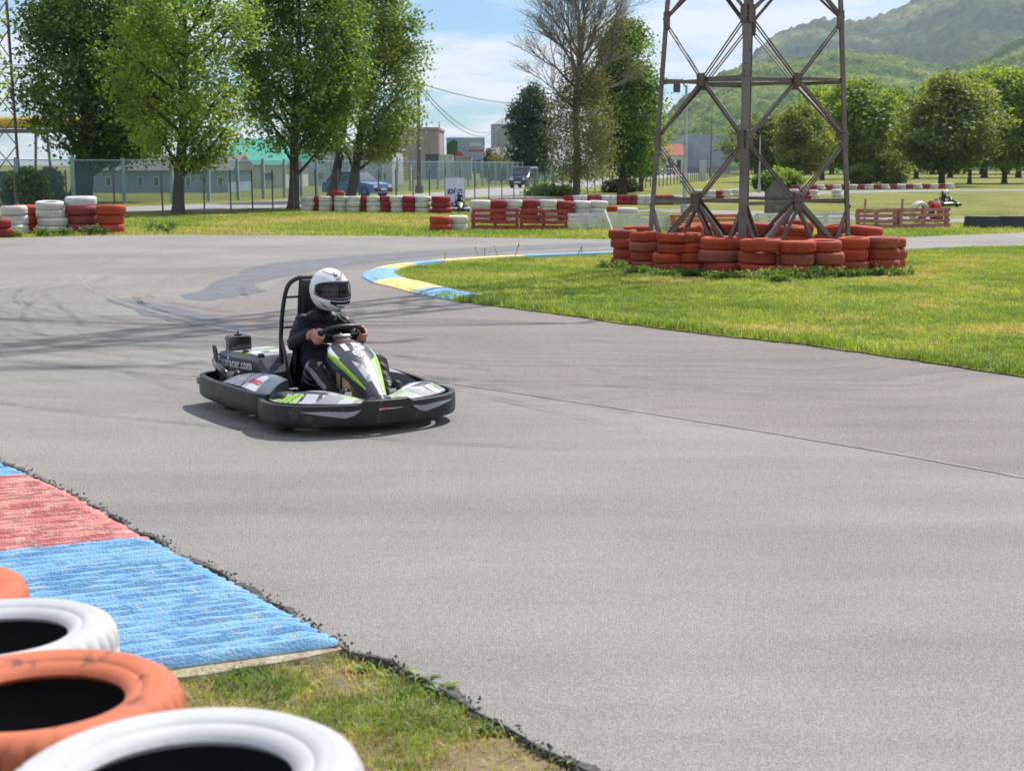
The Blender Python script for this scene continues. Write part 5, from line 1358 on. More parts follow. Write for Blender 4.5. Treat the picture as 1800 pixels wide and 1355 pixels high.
plan_f = fr + [(.938, 0)] + [(x, -y) for x, y in fr[::-1]]
mb, fsurf, FP_, FS_ = band(plan_f, .058, .212, .044, 5, .022)
kp(mb, 'front_bumper', KP['black'], 50)
rr = [(.36, -.60), (.26, -.635), (.05, -.665), (-.25, -.68), (-.55, -.685), (-.80, -.66), (-.92, -.58), (-.965, -.42), (-.972, -.2)]
plan_r = [(x, -y) for x, y in rr] + [(-.972, 0)] + rr[::-1]
mb, rsurf, RP_, RS_ = band(plan_r[::-1][::-1], .07, .275, .045, 5)
# orient outward: the plan runs from the left side round the back to the right side
mb2, rsurf, RP_, RS_ = band([(x, y) for x, y in rr] + [(-.972, 0)] + [(x, -y) for x, y in rr[::-1]], .075, .235, -.042, 5)
kp(mb2, 'rear_bumper', KP['black'], 50)
def decal(fn, poly, n, mat, name, parent=None, lift=0.0):
    # polygon in surface coordinates, filled as a small fan of strips
    us = sorted(set(np.linspace(min(p[0] for p in poly), max(p[0] for p in poly), n)))
    lo, hi = [], []
    for u in us:
        u_ = min(max(u, us[0] + 1e-6), us[-1] - 1e-6); ys = []
        for i in range(len(poly)):
            (x0, y0), (x1, y1) = poly[i - 1], poly[i]
            if (x0 <= u_ < x1) or (x1 <= u_ < x0): ys.append(y0 + (y1 - y0) * (u_ - x0) / (x1 - x0))
        if len(ys) < 2: ys = [ys[0], ys[0]] if ys else [poly[0][1]] * 2
        lo.append(fn(u, min(ys))); hi.append(fn(u, max(ys)))
    mb = MB(); L = len(us); mb.add(lo + hi, [(k, k + 1, L + k + 1, L + k) for k in range(L - 1)]); return kp(mb, name, mat, None, parent)
tot = FS_[-1]
decal(fsurf, [(.255, .74), (.425, .80), (.40, .52), (.375, .42)], 24, KP['grey'], 'bumper_decal')
decal(fsurf, [(.745, .74), (.575, .80), (.60, .52), (.625, .42)], 24, KP['grey'], 'bumper_decal')
decal(fsurf, [(.472, .70), (.545, .74), (.54, .93), (.478, .89)], 14, KP['white'], 'bumper_sticker')
decal(lambda u, v: fsurf(u, v, off=.004), [(.477, .72), (.500, .73), (.500, .85), (.480, .84)], 8, KP['red'], 'bumper_sticker')
for s in (.185, .815):
    decal(fsurf, [(s - .0022, .02), (s + .0022, .02), (s + .0022, .97), (s - .0022, .97)], 4, KP['gloss'], 'bumper_joint')
MB().bevbox((-.90, -.66, .175), (.10, .03, .045), .006).build('bumper_slot', KP['gloss'], kart); 
MB().lathe([(.001, .0), (.012, .0), (.014, .012), (.001, .016)], 10, (-.905, -.685, .165), 'y').build('bolt', KP['chrome'], kart)

# floor pan, frame tubes, axle
MB().prism([(.84, -.18), (.84, .18), (.62, .34), (.2, .40), (-.35, .36), (-.9, .28), (-.9, -.28), (-.35, -.36), (.2, -.40), (.62, -.34)], .045, .053).build('floor_pan', KP['dark'], kart)
for s in (-1, 1):
    kp(MB().tube(smoothpath([(.86, s * .15, .09), (.6, s * .33, .09), (.2, s * .38, .09), (-.4, s * .33, .09), (-.93, s * .30, .10)], 5), .016, 8), 'frame_tube', KP['tube'])
    kp(MB().tube(smoothpath([(.45, s * .36, .11), (.3, s * .56, .13), (-.3, s * .60, .13), (-.5, s * .34, .11)], 5), .012, 8), 'frame_tube', KP['tube'])
kp(MB().tube([(-.56, -.52, .14), (-.56, .52, .14)], .02, 10), 'rear_axle', KP['chrome'])

def wheel(x, y, r, w, steer, nm='wheel'):
    mb = MB(); mb.lathe([(r * .5, -w * .42), (r * .62, -w * .5), (r * .88, -w * .5), (r * .97, -w * .42), (r, -w * .25), (r * 1.005, 0), (r, w * .25), (r * .97, w * .42), (r * .88, w * .5), (r * .62, w * .5), (r * .5, w * .42)], 40, axis='y', closed=True)
    o = mb.build(nm, KP['rub'], kart, smooth=45, loc=(x, y, r), rot=(0, 0, steer))
    rm = MB(); rm.lathe([(.012, -w * .30), (.03, -w * .34), (.03, -w * .22), (r * .3, -w * .16), (r * .44, -w * .30), (r * .52, -w * .44), (r * .52, w * .44), (r * .44, w * .3), (r * .3, w * .16), (.03, w * .22), (.03, w * .34), (.012, w * .30)], 28, axis='y')
    ro = rm.build('rim', KP['chrome'], o, smooth=45)
    for k in range(3): a = k * 2.094; MB().lathe([(.001, 0), (.008, 0), (.008, .012), (.001, .014)], 8, (math.cos(a) * .045, (w * .2 if y > 0 else -w * .2 - .012), math.sin(a) * .045), 'y').build('wheel_nut', KP['gloss'], o)
for s in (-1, 1): wheel(.50, s * .545, .132, .125, R_(10)); wheel(-.56, s * .50, .14, .19, 0)

# nose fairing
def nose_c(u): return Vector((.285, 0, .578)) * (1 - u) ** 2 + Vector((.56, 0, .525)) * 2 * u * (1 - u) + Vector((.895, 0, .225)) * u * u
def nose_w(u): return float(np.interp(u, [0, .08, .2, .35, .5, .65, .8, .93, 1], [.105, .145, .168, .165, .145, .118, .088, .062, .042]))
def nose(u, v, off=0.0):
    c = nose_c(u); w = nose_w(u); d = (nose_c(min(1, u + .01)) - nose_c(max(0, u - .01))).normalized(); n = Vector((0, 1, 0)).cross(d); n = n if n.z > 0 else -n
    av = abs(v); sg = 1 if v >= 0 else -1
    if av <= 1: p = c + Vector((0, w * v, 0)) - n * (.052 * av ** 2.3 * (w / .168) ** .5)
    else: p = c + Vector((0, sg * w * (1 + .03 * (av - 1)), 0)) - n * (.052 * (w / .168) ** .5 + (av - 1) * (.20 - .05 * u))
    return p + n * off
def nose_m(u, v):
    a = abs(v)
    if a > 1.0: return pi('green') if (1.0 < a < 1.16 and .10 < u < .84 - (a - 1)) else pi('dark')
    if a > .90 and .05 < u < .86: return pi('green') if v > 0 or u > .3 else pi('white')
    if u < .60 - .24 * a ** 1.4 + (.05 if a < .15 else 0) or u < .06: return pi('dark') if a < .84 else pi('white') if a < .9 else pi('green')
    if v > .30 and u < .95: return pi('green') if (v > .66 or (v > .42 and int(v * 18) % 2 == 0)) else pi('white') if v > .5 else pi('grey')
    if u > .955: return pi('dark')
    if -.15 < v < .2 and int(u * 40) % 4 == 0: return pi('lilac')
    if v < -.55 or u > .80 and v < -.2: return pi('dark')
    return pi('lilac') if (int(u * 23 + v * 3) % 4) else pi('grey')
mb = MB(); mb.grid(lambda u, v: nose(u, (v * 2 - 1) * 1.42), 90, 84, lambda u, v: nose_m(u, (v * 2 - 1) * 1.42))
nf = kp(mb, 'nose_fairing', PMATS, 60)
def on_nose(me, u0, y0, sc=1.0, off=.003):
    for v in me.vertices:
        u = u0 - v.co.y * sc / .72; w = nose_w(min(max(u, 0), 1)); q = nose(min(max(u, 0), 1), (y0 + v.co.x * sc) / w, off + v.co.z); v.co = q
    return me
obj('number_lettering', on_nose(text_mesh('15', .15, KP['white'], bold=.007, wsc=1.3), .255, -.012), nf)
obj('brand_lettering', on_nose(text_mesh('RIMO', .05, KP['red'], bold=.002), .085, -.012), nf)
def disc_mesh(r0, r1, mat, n=40):
    mb = MB(); vs = [(r * math.cos(a), r * math.sin(a), 0) for r in (r0, r1) for a in np.linspace(0, 2 * math.pi, n, endpoint=False)]
    mb.add(vs, [(k, (k + 1) % n, n + (k + 1) % n, n + k) for k in range(n)]); return mb.mesh('emblem', mat)
for r0, r1, mt in ((.036, .046, 'white'), (.024, .033, 'lilac'), (.002, .02, 'white'), (.006, .010, 'green')):
    obj('emblem', on_nose(disc_mesh(r0, r1, KP[mt]), .395, .006, 1.0, .003 if mt != 'green' else .005), nf)
sq = MB(); pts = [(x * .006 - .03, .008 * math.sin(x * 1.9) + .004 * math.sin(x * .8)) for x in range(11)]
L_ = len(pts); sq.add([(x, y - .002, 0) for x, y in pts] + [(x, y + .002, 0) for x, y in pts], [(k, k + 1, L_ + k + 1, L_ + k) for k in range(L_ - 1)])
obj('signature', on_nose(sq.mesh('signature', KP['white']), .475, .012), nf)

# front side panels between nose and bumper
def fpanel(s):
    E = smoothpath([Vector((.40, s * .632, .207)), Vector((.56, s * .642, .210)), Vector((.70, s * .59, .212)), Vector((.815, s * .47, .212)), Vector((.89, s * .28, .210)), Vector((.905, s * .10, .208))], 6)
    I = smoothpath([Vector((.42, s * .50, .212)), Vector((.52, s * .47, .242)), Vector((.58, s * .40, .27)), Vector((.64, s * .31, .27)), Vector((.70, s * .2, .245)), Vector((.76, s * .08, .215))], 6)
    def f(u, v):
        def pk(P): x = u * (len(P) - 1); j = min(int(x), len(P) - 2); return P[j].lerp(P[j + 1], x - j)
        return pk(E).lerp(pk(I), v) + Vector((0, 0, .034 * (1 - abs(v - .55) / .55 if v < .55 else 1 - (v - .55) / .45) * math.sin(math.pi * min(1, u * 1.05 + .02)) ** .6))
    def m(u, v):
        w = u - .18 * v
        if v > .93 or v < .04: return pi('dark')
        if w < .10: return pi('green') if int(w * 90 + 40) % 4 else pi('dark')
        if w < .15: return pi('white')
        if w < .40 and v < .42: return pi('green') if (int(w * 60) % 4) else pi('dark')
        if .16 < w < .58 and .46 < v < .70: return pi('dark')
        if .58 <= w < .72 and v < .5: return pi('grey')
        if w > .66: return pi('green') if (int(w * 55) % 3 == 0 and v > .25) else pi('grey') if int(w * 30) % 4 == 1 else pi('lilac')
        if v >= .70: return pi('white') if int(w * 26) % 6 else pi('lilac')
        return pi('lilac') if int(w * 34 + v * 5) % 5 else pi('dark')
    mb = MB(); mb.grid(f, 60, 24, m); kp(mb, 'front_panel', PMATS, 60)
    # inner face of the panel down to the floor
    mb = MB(); mb.grid(lambda u, v: f(u, 1.0) + Vector((-.01 * v, 0, -(f(u, 1.0).z - .07) * v - .002)), 30, 4); kp(mb, 'panel_skirt', KP['dark'], 60)
fpanel(-1); fpanel(1)
kp(MB().bevbox((.80, 0, .15), (.16, .17, .17), .03), 'nose_mount', KP['dark'])

# side pods
def pod(s):
    c = {'or': Vector((-.44, s * .655, .225)), 'ir': Vector((-.24, s * .42, .295)), 'if': Vector((.20, s * .40, .300)), 'of': Vector((.30, s * .60, .205))}
    def f(u, v):   # u rear to front, v outer to inner
        p = (c['or'] * (1 - u) + c['of'] * u) * (1 - v) + (c['ir'] * (1 - u) + c['if'] * u) * v
        return p + Vector((0, 0, .022 * math.sin(math.pi * v) + .012 * math.sin(math.pi * u)))
    def m(u, v):
        if u < .42: return pi('grey') if (int((u * 34 - v * 10)) % 4) else pi('dark')
        if u < .44: return pi('dark')
        if u < .74 - .12 * v: return pi('lilac') if v > .2 else pi('white')
        return pi('grey')
    mb = MB(); mb.grid(f, 50, 20, m); po = kp(mb, 'side_pod', PMATS, 60)
    me = text_mesh('RIMO', .075, KP['red'], bold=.003)
    for v in me.vertices:
        u = .55 + v.co.x * s * (-1) / .66; w = .30 + v.co.y * .9 / .28; u, w = min(max(u, 0), 1), min(max(w, 0), 1); v.co = f(u, w) + Vector((0, 0, .003))
    obj('brand_lettering', me, po)
    for (fn, nm) in ((lambda u, v: f(u, 1) + Vector((0, 0, -v * .22)), 'pod_side'), (lambda u, v: f(1, u) + Vector((v * .05, 0, -v * .14)), 'pod_front'), (lambda u, v: f(0, u) + Vector((-v * .03, 0, -v * .16)), 'pod_back')):
        kp(MB().grid(fn, 12, 4), nm, KP['dark'], 60, po)
pod(-1); pod(1)

# engine cover on the right behind the seat, a matching box on the left
def cover(s):
    secs = [(-.955, .47, .10, .36, .22), (-.93, .51, .08, .385, .20), (-.70, .485, .07, .40, .20), (-.46, .43, .06, .40, .19), (-.38, .405, .06, .385, .18), (-.29, .37, .08, .28, .16)]
    rings = [[Vector((x, s * yo, zb)), Vector((x, s * (yo + .004), zt - .03)), Vector((x, s * (yo - .03), zt)), Vector((x, s * (yi + .03), zt + .012)), Vector((x, s * yi, zt - .02)), Vector((x, s * yi, zb))] for x, yo, yi, zt, zb in secs]
    mb = MB(); mb.loft(rings); co = kp(mb, 'engine_cover', KP['dark'], 25)
    def top(u, v):
        x = -.935 + u * .53; yo = float(np.interp(x, [q[0] for q in secs], [q[1] for q in secs])) - .035; yi = float(np.interp(x, [q[0] for q in secs], [q[2] for q in secs])) + .035
        zt = float(np.interp(x, [q[0] for q in secs], [q[3] for q in secs])); y = yo + (yi - yo) * v; return Vector((x, s * y, zt + .012 * v + .004))
    def m(u, v):
        if .46 < u < .52: return pi('dark')
        if u <= .46: return pi('white') if not (.2 < u < .40 and abs(v - .55 + (u - .3) * 2) < .13) else pi('lilac')
        if v < .10 or u > .96 or (.52 <= u < .60 and v > .55): return pi('green') if u < .7 else pi('grey')
        if .66 < u < .80 and .35 < v < .58: return pi('dark')
        return pi('white') if u < .82 else pi('grey')
    kp(MB().grid(top, 50, 30, m), 'cover_graphics', PMATS, None, co)
    for (u, v) in ((.60, .10), (.97, .10)):
        q = top(u, v); kp(MB().lathe([(.001, .016), (.02, .016), (.026, .006), (.028, 0)], 16, q), 'cap', KP['gloss'], 40, co)
    if s < 0:
        me = text_mesh('RaceFacer.com', .085, KP['white'], bold=.002, wsc=.70)
        x0, x1 = min(v.co.x for v in me.vertices), max(v.co.x for v in me.vertices); k = .47 / (x1 - x0)
        for v in me.vertices:
            x = -.665 + v.co.x * k; yo = float(np.interp(x, [q[0] for q in secs], [q[1] for q in secs])); v.co = Vector((x, -(yo + .008), .325 + v.co.y * 1.15))
        obj('lettering', me, co)
cover(-1); cover(1)
fb = kp(MB().bevbox((-.875, -.36, .44), (.15, .17, .135), .022), 'air_box', KP['gloss'], 40)
kp(MB().lathe([(.001, .03), (.006, .03), (.008, .014), (.03, .012), (.034, 0)], 16, (-.875, -.36, .507)), 'cap', KP['gloss'], 40, fb)
kp(MB().box((-.93, -.4465, .44), (.05, .004, .07)), 'sticker', KP['white'], None, fb)
# exhaust guard: loop plate and pipe
lp = smoothpath([(-.945, -.50, .28), (-.95, -.51, .37), (-.935, -.53, .425), (-.90, -.545, .41), (-.84, -.55, .33), (-.83, -.55, .27), (-.90, -.53, .25)], 5, closed=True)
kp(MB().tube(lp, .013, 8, closed=True), 'guard_loop', KP['tube'])
kp(MB().tube(smoothpath([(-.97, -.50, .335), (-.93, -.53, .31), (-.75, -.575, .30), (-.60, -.59, .285), (-.545, -.58, .25), (-.53, -.56, .16)], 6), .026, 12), 'exhaust_pipe', KP['gloss'])
kp(MB().tube(smoothpath([(-.50, -.52, .27), (-.47, -.525, .285), (-.44, -.53, .25), (-.44, -.53, .16)], 5), .016, 8), 'bracket', KP['tube'])
kp(MB().bevbox((-.6, -.3, .13), (.4, .3, .16), .03), 'engine', KP['gloss'])
for k in range(6): kp(MB().box((-.76 + k * .05, -.3, .16), (.012, .34, .18)), 'cooling_fin', KP['dark'], None)

# seat
def seat():
    mb = MB()
    def f(u, v):
        a = (v - .5) * 2; prof = smoothpath([Vector((.16, 0, .14)), Vector((-.02, 0, .09)), Vector((-.20, 0, .12)), Vector((-.30, 0, .26)), Vector((-.345, 0, .45)), Vector((-.36, 0, .62))], 6)
        x = u * (len(prof) - 1); j = min(int(x), len(prof) - 2); p = prof[j].lerp(prof[j + 1], x - j)
        w = float(np.interp(u, [0, .3, .55, .8, 1], [.15, .20, .225, .20, .14])); side = abs(a) ** 3
        return Vector((p.x + side * .16 * (u > .4) * min(1, (u - .4) * 4), a * w, p.z + side * .17 * (u < .65) * (1 - u * .4)))
    mb.grid(f, 30, 20); mb.grid(lambda u, v: f(u, v) + Vector((-.008, 0, -.012)), 30, 20, flip=True); kp(mb, 'seat', KP['seat'], 60)
seat()
hp = [(-.36, -.21, .10), (-.345, -.225, .40), (-.32, -.23, .62), (-.29, -.215, .82), (-.275, -.185, .925), (-.265, -.12, .972), (-.262, -.05, .978)]
kp(MB().tube(smoothpath(hp + [(x, -y, z) for x, y, z in hp[::-1]], 5), .0165, 10), 'roll_hoop', KP['tube'])
for s in (-1, 1):
    kp(MB().tube(smoothpath([(-.26, s * .115, .50), (-.255, s * .115, .75), (-.255, s * .10, .94), (-.262, s * .09, .97)], 4), .012, 8), 'hoop_post', KP['tube'])
    for z, y0 in ((.835, .212), (.61, .228)): kp(MB().tube([(-.29 - (.03 if z < .7 else 0), s * y0, z), (-.26, s * .11, z + .004)], .0085, 8), 'hoop_brace', KP['tube'])
    kp(MB().beam((-.33, s * .23, .55), (-.08, s * .26, .20), .04, .006, (0, 1, 0)), 'belt', KP['seat'], None)
    kp(MB().tube([(-.335, s * .225, .50), (-.58, s * .05, .26), (-.80, s * .05, .12)], .012, 8), 'hoop_stay', KP['tube'])
kp(MB().bevbox((-.245, 0, .78), (.05, .215, .36), .022), 'head_restraint', KP['seat'])

# steering
SW_C = Vector((.215, 0, .585)); SW_N = Vector((-.70, 0, .714)).normalized(); SW_U = Vector((.714, 0, .70)).normalized(); SW_L = Vector((0, 1, 0))
rim = []
for k in range(48):
    a = 2 * math.pi * k / 48; x = .165 * math.copysign(abs(math.cos(a)) ** .8, math.cos(a)); y = (.115 if math.sin(a) > 0 else .10) * math.copysign(abs(math.sin(a)) ** .72, math.sin(a)); rim.append(SW_C + SW_L * x + SW_U * y)
sw = kp(MB().tube(rim, .0155, 10, closed=True), 'steering_wheel', KP['seat'], 60)
hub = MB(); hub.bevbox(SW_C - SW_N * .02, (.05, .15, .05), .012, Matrix((SW_N, SW_L, SW_U)).transposed()); kp(hub, 'hub', KP['gloss'], 40, sw)
for a in (R_(10), R_(170), R_(-90)): kp(MB().beam(SW_C - SW_N * .012, SW_C + SW_L * .15 * math.cos(a) + SW_U * .095 * math.sin(a), .034, .01, SW_N), 'spoke', KP['tube'], None, sw)
kp(MB().tube([SW_C - SW_N * .01, (.33, 0, .46), (.62, 0, .18)], .015, 10), 'steering_column', KP['chrome'])
tk = kp(MB().bevbox((.475, -.02, .235), (.24, .19, .30), .04), 'fuel_tank', KP['tank'], 40)
kp(MB().bevbox((.475, -.02, .236), (.035, .196, .306), .03), 'tank_strap', KP['gloss'], 40, tk)
kp(MB().lathe([(.001, .03), (.03, .03), (.035, .0)], 16, (.40, -.06, .385)), 'tank_cap', KP['gloss'], 40, tk)
for s in (-1, 1): kp(MB().beam((.72, s * .17, .08), (.70, s * .17, .26), .05, .012, (1, 0, 0)), 'pedal', KP['chrome'], None)

# ------------------------------------------------------------------ driver
person = thing('person', 'driver in black jacket and white full face helmet gripping the steering wheel', 'person', K_LOC, K_RZ)
PS = {'jacket': pmat('black jacket cloth', (0.005, 0.006, 0.010), (0.009, 0.011, 0.018), 7.0, 0.6, 0.35, 30.0, spec=.3), 'trouser': pmat('black trousers', (0.007, 0.007, 0.009), (0.012, 0.012, 0.014), 8.0, 0.6, 0.3, 30.0, spec=.3), 'greycloth': pmat('grey print', (0.20, 0.20, 0.22), None, 10.0, 0.6),
      'skin': pmat('skin', (0.50, 0.25, 0.18), (0.44, 0.20, 0.15), 30.0, 0.5), 'shoe': pmat('black shoes', (0.014, 0.014, 0.015), None, 8.0, 0.5)}
def capsule(mb, p0, p1, r0, r1, n=14, sq=None):
    p0, p1 = Vector(p0), Vector(p1); d = (p1 - p0); L = d.length; d = d / L if L > 1e-6 else Vector((0, 0, 1))
    pts, rs = [], []
    for k in range(6): a = math.pi / 2 * k / 5; pts.append(p0 - d * r0 * math.cos(a)); rs.append(max(.0008, r0 * math.sin(a)))
    for k in range(6): a = math.pi / 2 * k / 5; pts.append(p1 + d * r1 * math.sin(a)); rs.append(max(.0008, r1 * math.cos(a)))
    mb.tube(pts, rs, n)
def blob(mb, c, r, n=16):
    c = Vector(c); rings = [[c + Vector((r[0] * math.cos(t) * math.cos(p), r[1] * math.sin(t) * math.cos(p), r[2] * math.sin(p))) for t in np.linspace(0, 2 * math.pi, n, endpoint=False)] for p in np.linspace(-math.pi / 2 + .02, math.pi / 2 - .02, 12)]
    mb.loft(rings)
def make_body():
    b = MB()
    blob(b, (-.10, 0, .22), (.15, .17, .11)); blob(b, (-.165, 0, .36), (.13, .155, .15)); blob(b, (-.17, 0, .50), (.118, .15, .15)); blob(b, (-.15, 0, .61), (.105, .165, .11)); blob(b, (-.12, 0, .69), (.085, .14, .06))
    capsule(b, (-.11, 0, .70), (-.03, 0, .83), .06, .055); blob(b, (.012, 0, .895), (.095, .075, .115))
    # a nose, chin and brow on the head
    blob(b, (.096, 0, .885), (.018, .012, .022)); blob(b, (.07, 0, .83), (.03, .03, .022)); blob(b, (.075, 0, .915), (.025, .05, .012))
    hands = []
    for s, el in ((-1, Vector((-.01, -.262, .525))), (1, Vector((.0, .255, .54)))):
        sh = Vector((-.12, s * .148, .665)); hc = SW_C + SW_L * s * .163 + SW_U * (.0)
        wr = hc + SW_L * s * .028 + SW_N * .062 - SW_U * .012
        capsule(b, sh, el, .062, .050); capsule(b, el, el.lerp(wr, .9), .050, .037); capsule(b, el.lerp(wr, .85), wr, .034, .026)
        # cuff
        # palm lies on the outer side of the rim, fingers go round its front, thumb over the driver's side
        palm0 = hc + SW_L * s * .026 + SW_N * .030; 
        for q in (-.030, -.010, .010, .030): capsule(b, wr.lerp(palm0, .3) + SW_U * q * .8, hc + SW_L * s * .030 + SW_N * .004 + SW_U * q, .0165, .0145, 10)
        for k, (q, ln) in enumerate(((.034, .92), (.0115, 1.0), (-.0115, .96), (-.034, .84))):
            o = hc + SW_U * q
            j = [o + SW_L * s * .030 + SW_N * .002, o + SW_L * s * .026 - SW_N * .024 * ln, o + SW_L * s * .002 - SW_N * .032 * ln, o - SW_L * s * .020 * ln - SW_N * .022, o - SW_L * s * .024 * ln - SW_N * .006]
            rads = [.0115, .0108, .0102, .0094, .0086]
            for a in range(4): capsule(b, j[a], j[a + 1], rads[a] * (1 if k < 3 else .9), rads[a + 1] * (1 if k < 3 else .9), 9)
        t0 = palm0 + SW_U * .026; t1 = hc + SW_L * s * .008 + SW_N * .034 + SW_U * .048; t2 = hc - SW_L * s * .016 + SW_N * .022 + SW_U * .056
        capsule(b, t0, t1, .0145, .0125, 9); capsule(b, t1, t2, .0125, .0105, 9)
        hands.append((hc, wr))
        # legs
        hip = Vector((-.06, s * .10, .205)); kn = Vector((.27, s * .225, .375)) if s < 0 else Vector((.33, s * .24, .385)); an = Vector((.56, s * .175, .165)) if s < 0 else Vector((.575, s * .215, .19))
        capsule(b, hip, kn, .092, .070); capsule(b, kn, an, .066, .043)
        toe = an + Vector((.10, 0, .085)); heel = an + Vector((.02, 0, -.055))
        capsule(b, heel, toe, .038, .032); capsule(b, an, heel, .042, .038); capsule(b, heel.lerp(toe, .4), toe, .040, .036)
    me = b.mesh('body_parts', PS['jacket']); tmp = bpy.data.objects.new('body_parts', me); COL.objects.link(tmp)
    rm = tmp.modifiers.new('r', 'REMESH'); rm.mode = 'VOXEL'; rm.voxel_size = .0055; rm.use_smooth_shade = True
    dg = bpy.context.evaluated_depsgraph_get(); me2 = bpy.data.meshes.new_from_object(tmp.evaluated_get(dg)); bpy.data.objects.remove(tmp)
    n = len(me2.vertices); co = np.empty(n * 3); me2.vertices.foreach_get('co', co); co = co.reshape(-1, 3)
    ed = np.empty(len(me2.edges) * 2, dtype=np.int32); me2.edges.foreach_get('vertices', ed); ed = ed.reshape(-1, 2)
    H = np.array([list(h[0]) for h in hands]); WR = np.array([list(h[1]) for h in hands]); un = np.array(SW_N)
    dist = np.min(np.stack([np.linalg.norm(co - h, axis=1) for h in H]), 0)
    deg = np.bincount(ed.ravel(), minlength=n).astype(float)[:, None]
    for it in range(14):
        acc = np.zeros_like(co); np.add.at(acc, ed[:, 0], co[ed[:, 1]]); np.add.at(acc, ed[:, 1], co[ed[:, 0]])
        w = np.where(dist < .095, .12 if it < 5 else 0, .5)[:, None]
        co = co * (1 - w) + acc / deg * w
    me2.vertices.foreach_set('co', co.ravel()); me2.update()
    nr = np.empty(n * 3); me2.vertices.foreach_get('normal', nr); nr = nr.reshape(-1, 3)
    cl = (dist > .10) & (co[:, 2] < .80)
    f1 = fbm(co[:, 0] * 26 + 40 + co[:, 1] * 9, co[:, 2] * 34 + co[:, 1] * 18 + 40, 3, 4) - .45
    f2 = np.abs(fbm(co[:, 0] * 14 + 10 + co[:, 2] * 7, co[:, 1] * 16 + co[:, 2] * 15 + 60, 2, 8) - .4)
    co = co + nr * (cl * (f1 * .010 - f2 * .030 + .005))[:, None]
    me2.vertices.foreach_set('co', co.ravel())
    me2.materials.clear()
    for k in ('jacket', 'trouser', 'skin', 'shoe', 'greycloth'): me2.materials.append(PS[k])
    pc = np.empty(len(me2.polygons) * 3); me2.polygons.foreach_get('center', pc); pc = pc.reshape(-1, 3)
    mi = np.zeros(len(pc), dtype=np.int32)
    mi[(pc[:, 2] < .44) & (pc[:, 0] > -.02) & (np.abs(pc[:, 1]) < .33)] = 1
    low = (pc[:, 0] > .18) & (pc[:, 2] < .50); mi[low] = 1
    arm = np.zeros(len(pc), dtype=bool)
    for h, w_ in zip(H, WR): 
        d = pc - w_; sd = (pc - h) @ un; arm |= (np.linalg.norm(pc - h, axis=1) < .098) & (sd < .068)
    mi[arm] = 2
    mi[(pc[:, 2] > .80) & (np.linalg.norm(pc[:, :2], axis=1) < .16)] = 2
    mi[(pc[:, 0] > .53) & (pc[:, 2] < .30)] = 3
    nzg = np.sin(pc[:, 0] * 40 + pc[:, 2] * 55)
    mi[(pc[:, 1] < -.10) & (pc[:, 0] > .12) & (pc[:, 0] < .48) & (nzg > .45) & (pc[:, 2] > .2) & (pc[:, 2] < .46)] = 4
    fl = fbm(pc[:, 1] * 22 + 60, pc[:, 2] * 22 + 30, 2, 12)
    mi[(mi == 0) & (pc[:, 1] > .03) & (pc[:, 0] > -.08) & (fl > .50) & (pc[:, 2] > .55) & (pc[:, 2] < .78)] = 4
    me2.polygons.foreach_set('material_index', mi); me2.polygons.foreach_set('use_smooth', np.ones(len(pc), dtype=bool)); me2.update()
    me2.name = 'body'; return obj('body', me2, person)
body = make_body()

# helmet: shaped shell with an eye port, lining, visor and vents
HC = Vector((.028, .005, .905)); H_RZ = R_(5)
M['shell'] = pmat('white helmet shell', (0.74, 0.74, 0.77), (0.70, 0.70, 0.73), 3.0, 0.18, coat=.7)
M['shellin'] = pmat('helmet lining', (0.012, 0.012, 0.014), None, 5.0, 0.9)
def visor_mat():
    m, nt, b, out = new_mat('tinted visor'); b.inputs['Base Color'].default_value = (.02, .025, .035, 1); b.inputs['Roughness'].default_value = .05; b.inputs['Specular IOR Level'].default_value = .7; b.inputs['Coat Weight'].default_value = .8
    tr = nnode(nt, 'ShaderNodeBsdfTransparent'); tr.inputs[0].default_value = (.55, .6, .68, 1); mx = nnode(nt, 'ShaderNodeMixShader', Fac=.24); nt.links.new(tr.outputs[0], mx.inputs[1]); nt.links.new(b.outputs[0], mx.inputs[2]); nt.links.new(mx.outputs[0], out.inputs[0]); return m
M['visor'] = visor_mat()
def hel(az, el, k=1.0, off=0.0):
    x, y, z = math.cos(el) * math.cos(az), math.cos(el) * math.sin(az), math.sin(el)
    a, b, c = .178, .138, .158
    if x < 0: a = .165
    r = 1 / math.sqrt((x / a) ** 2 + (y / b) ** 2 + (z / c) ** 2)
    front = max(0, x)
    r *= 1 + .24 * front ** 2.5 * max(0, min(1, (-z - .05) * 3)) - .03 * front ** 3 * max(0, min(1, (z - .1) * 4)) * 0
    p = Vector((x, y, z)) * (r * k + off)
    zmin = -.138 - .03 * front ** 2 + .02 * max(0, -x) ** 2
    if p.z < zmin: p = Vector((p.x * .985, p.y * .985, zmin + (p.z - zmin) * .12))
    return p
def port(az, el): return (abs(az) / R_(74)) ** 4 + ((el - R_(7)) / R_(18.5)) ** 4 < 1
hroot = bpy.data.objects.new('helmet', None)
def hshell(k, mat, hole, name, parent, off=0.0):
    nu, nv = 120, 72; mb = MB(); vs = []
    for i in range(nu):
        az = -math.pi + 2 * math.pi * i / nu
        for j in range(nv + 1): el = -math.pi * .36 + (math.pi * .86) * j / nv; vs.append(hel(az, min(el, math.pi / 2 - 1e-3), k, off))
    mb.v = [tuple(p) for p in vs]
    for i in range(nu):
        az = -math.pi + 2 * math.pi * (i + .5) / nu
        for j in range(nv):
            el = -math.pi * .36 + (math.pi * .86) * (j + .5) / nv
            if hole(az, el): continue
            i2 = (i + 1) % nu; mb.f.append((i * (nv + 1) + j, i2 * (nv + 1) + j, i2 * (nv + 1) + j + 1, i * (nv + 1) + j + 1)); mb.m.append(0)
    return mb
hm_ = hshell(1.0, None, port, 'helmet', person)
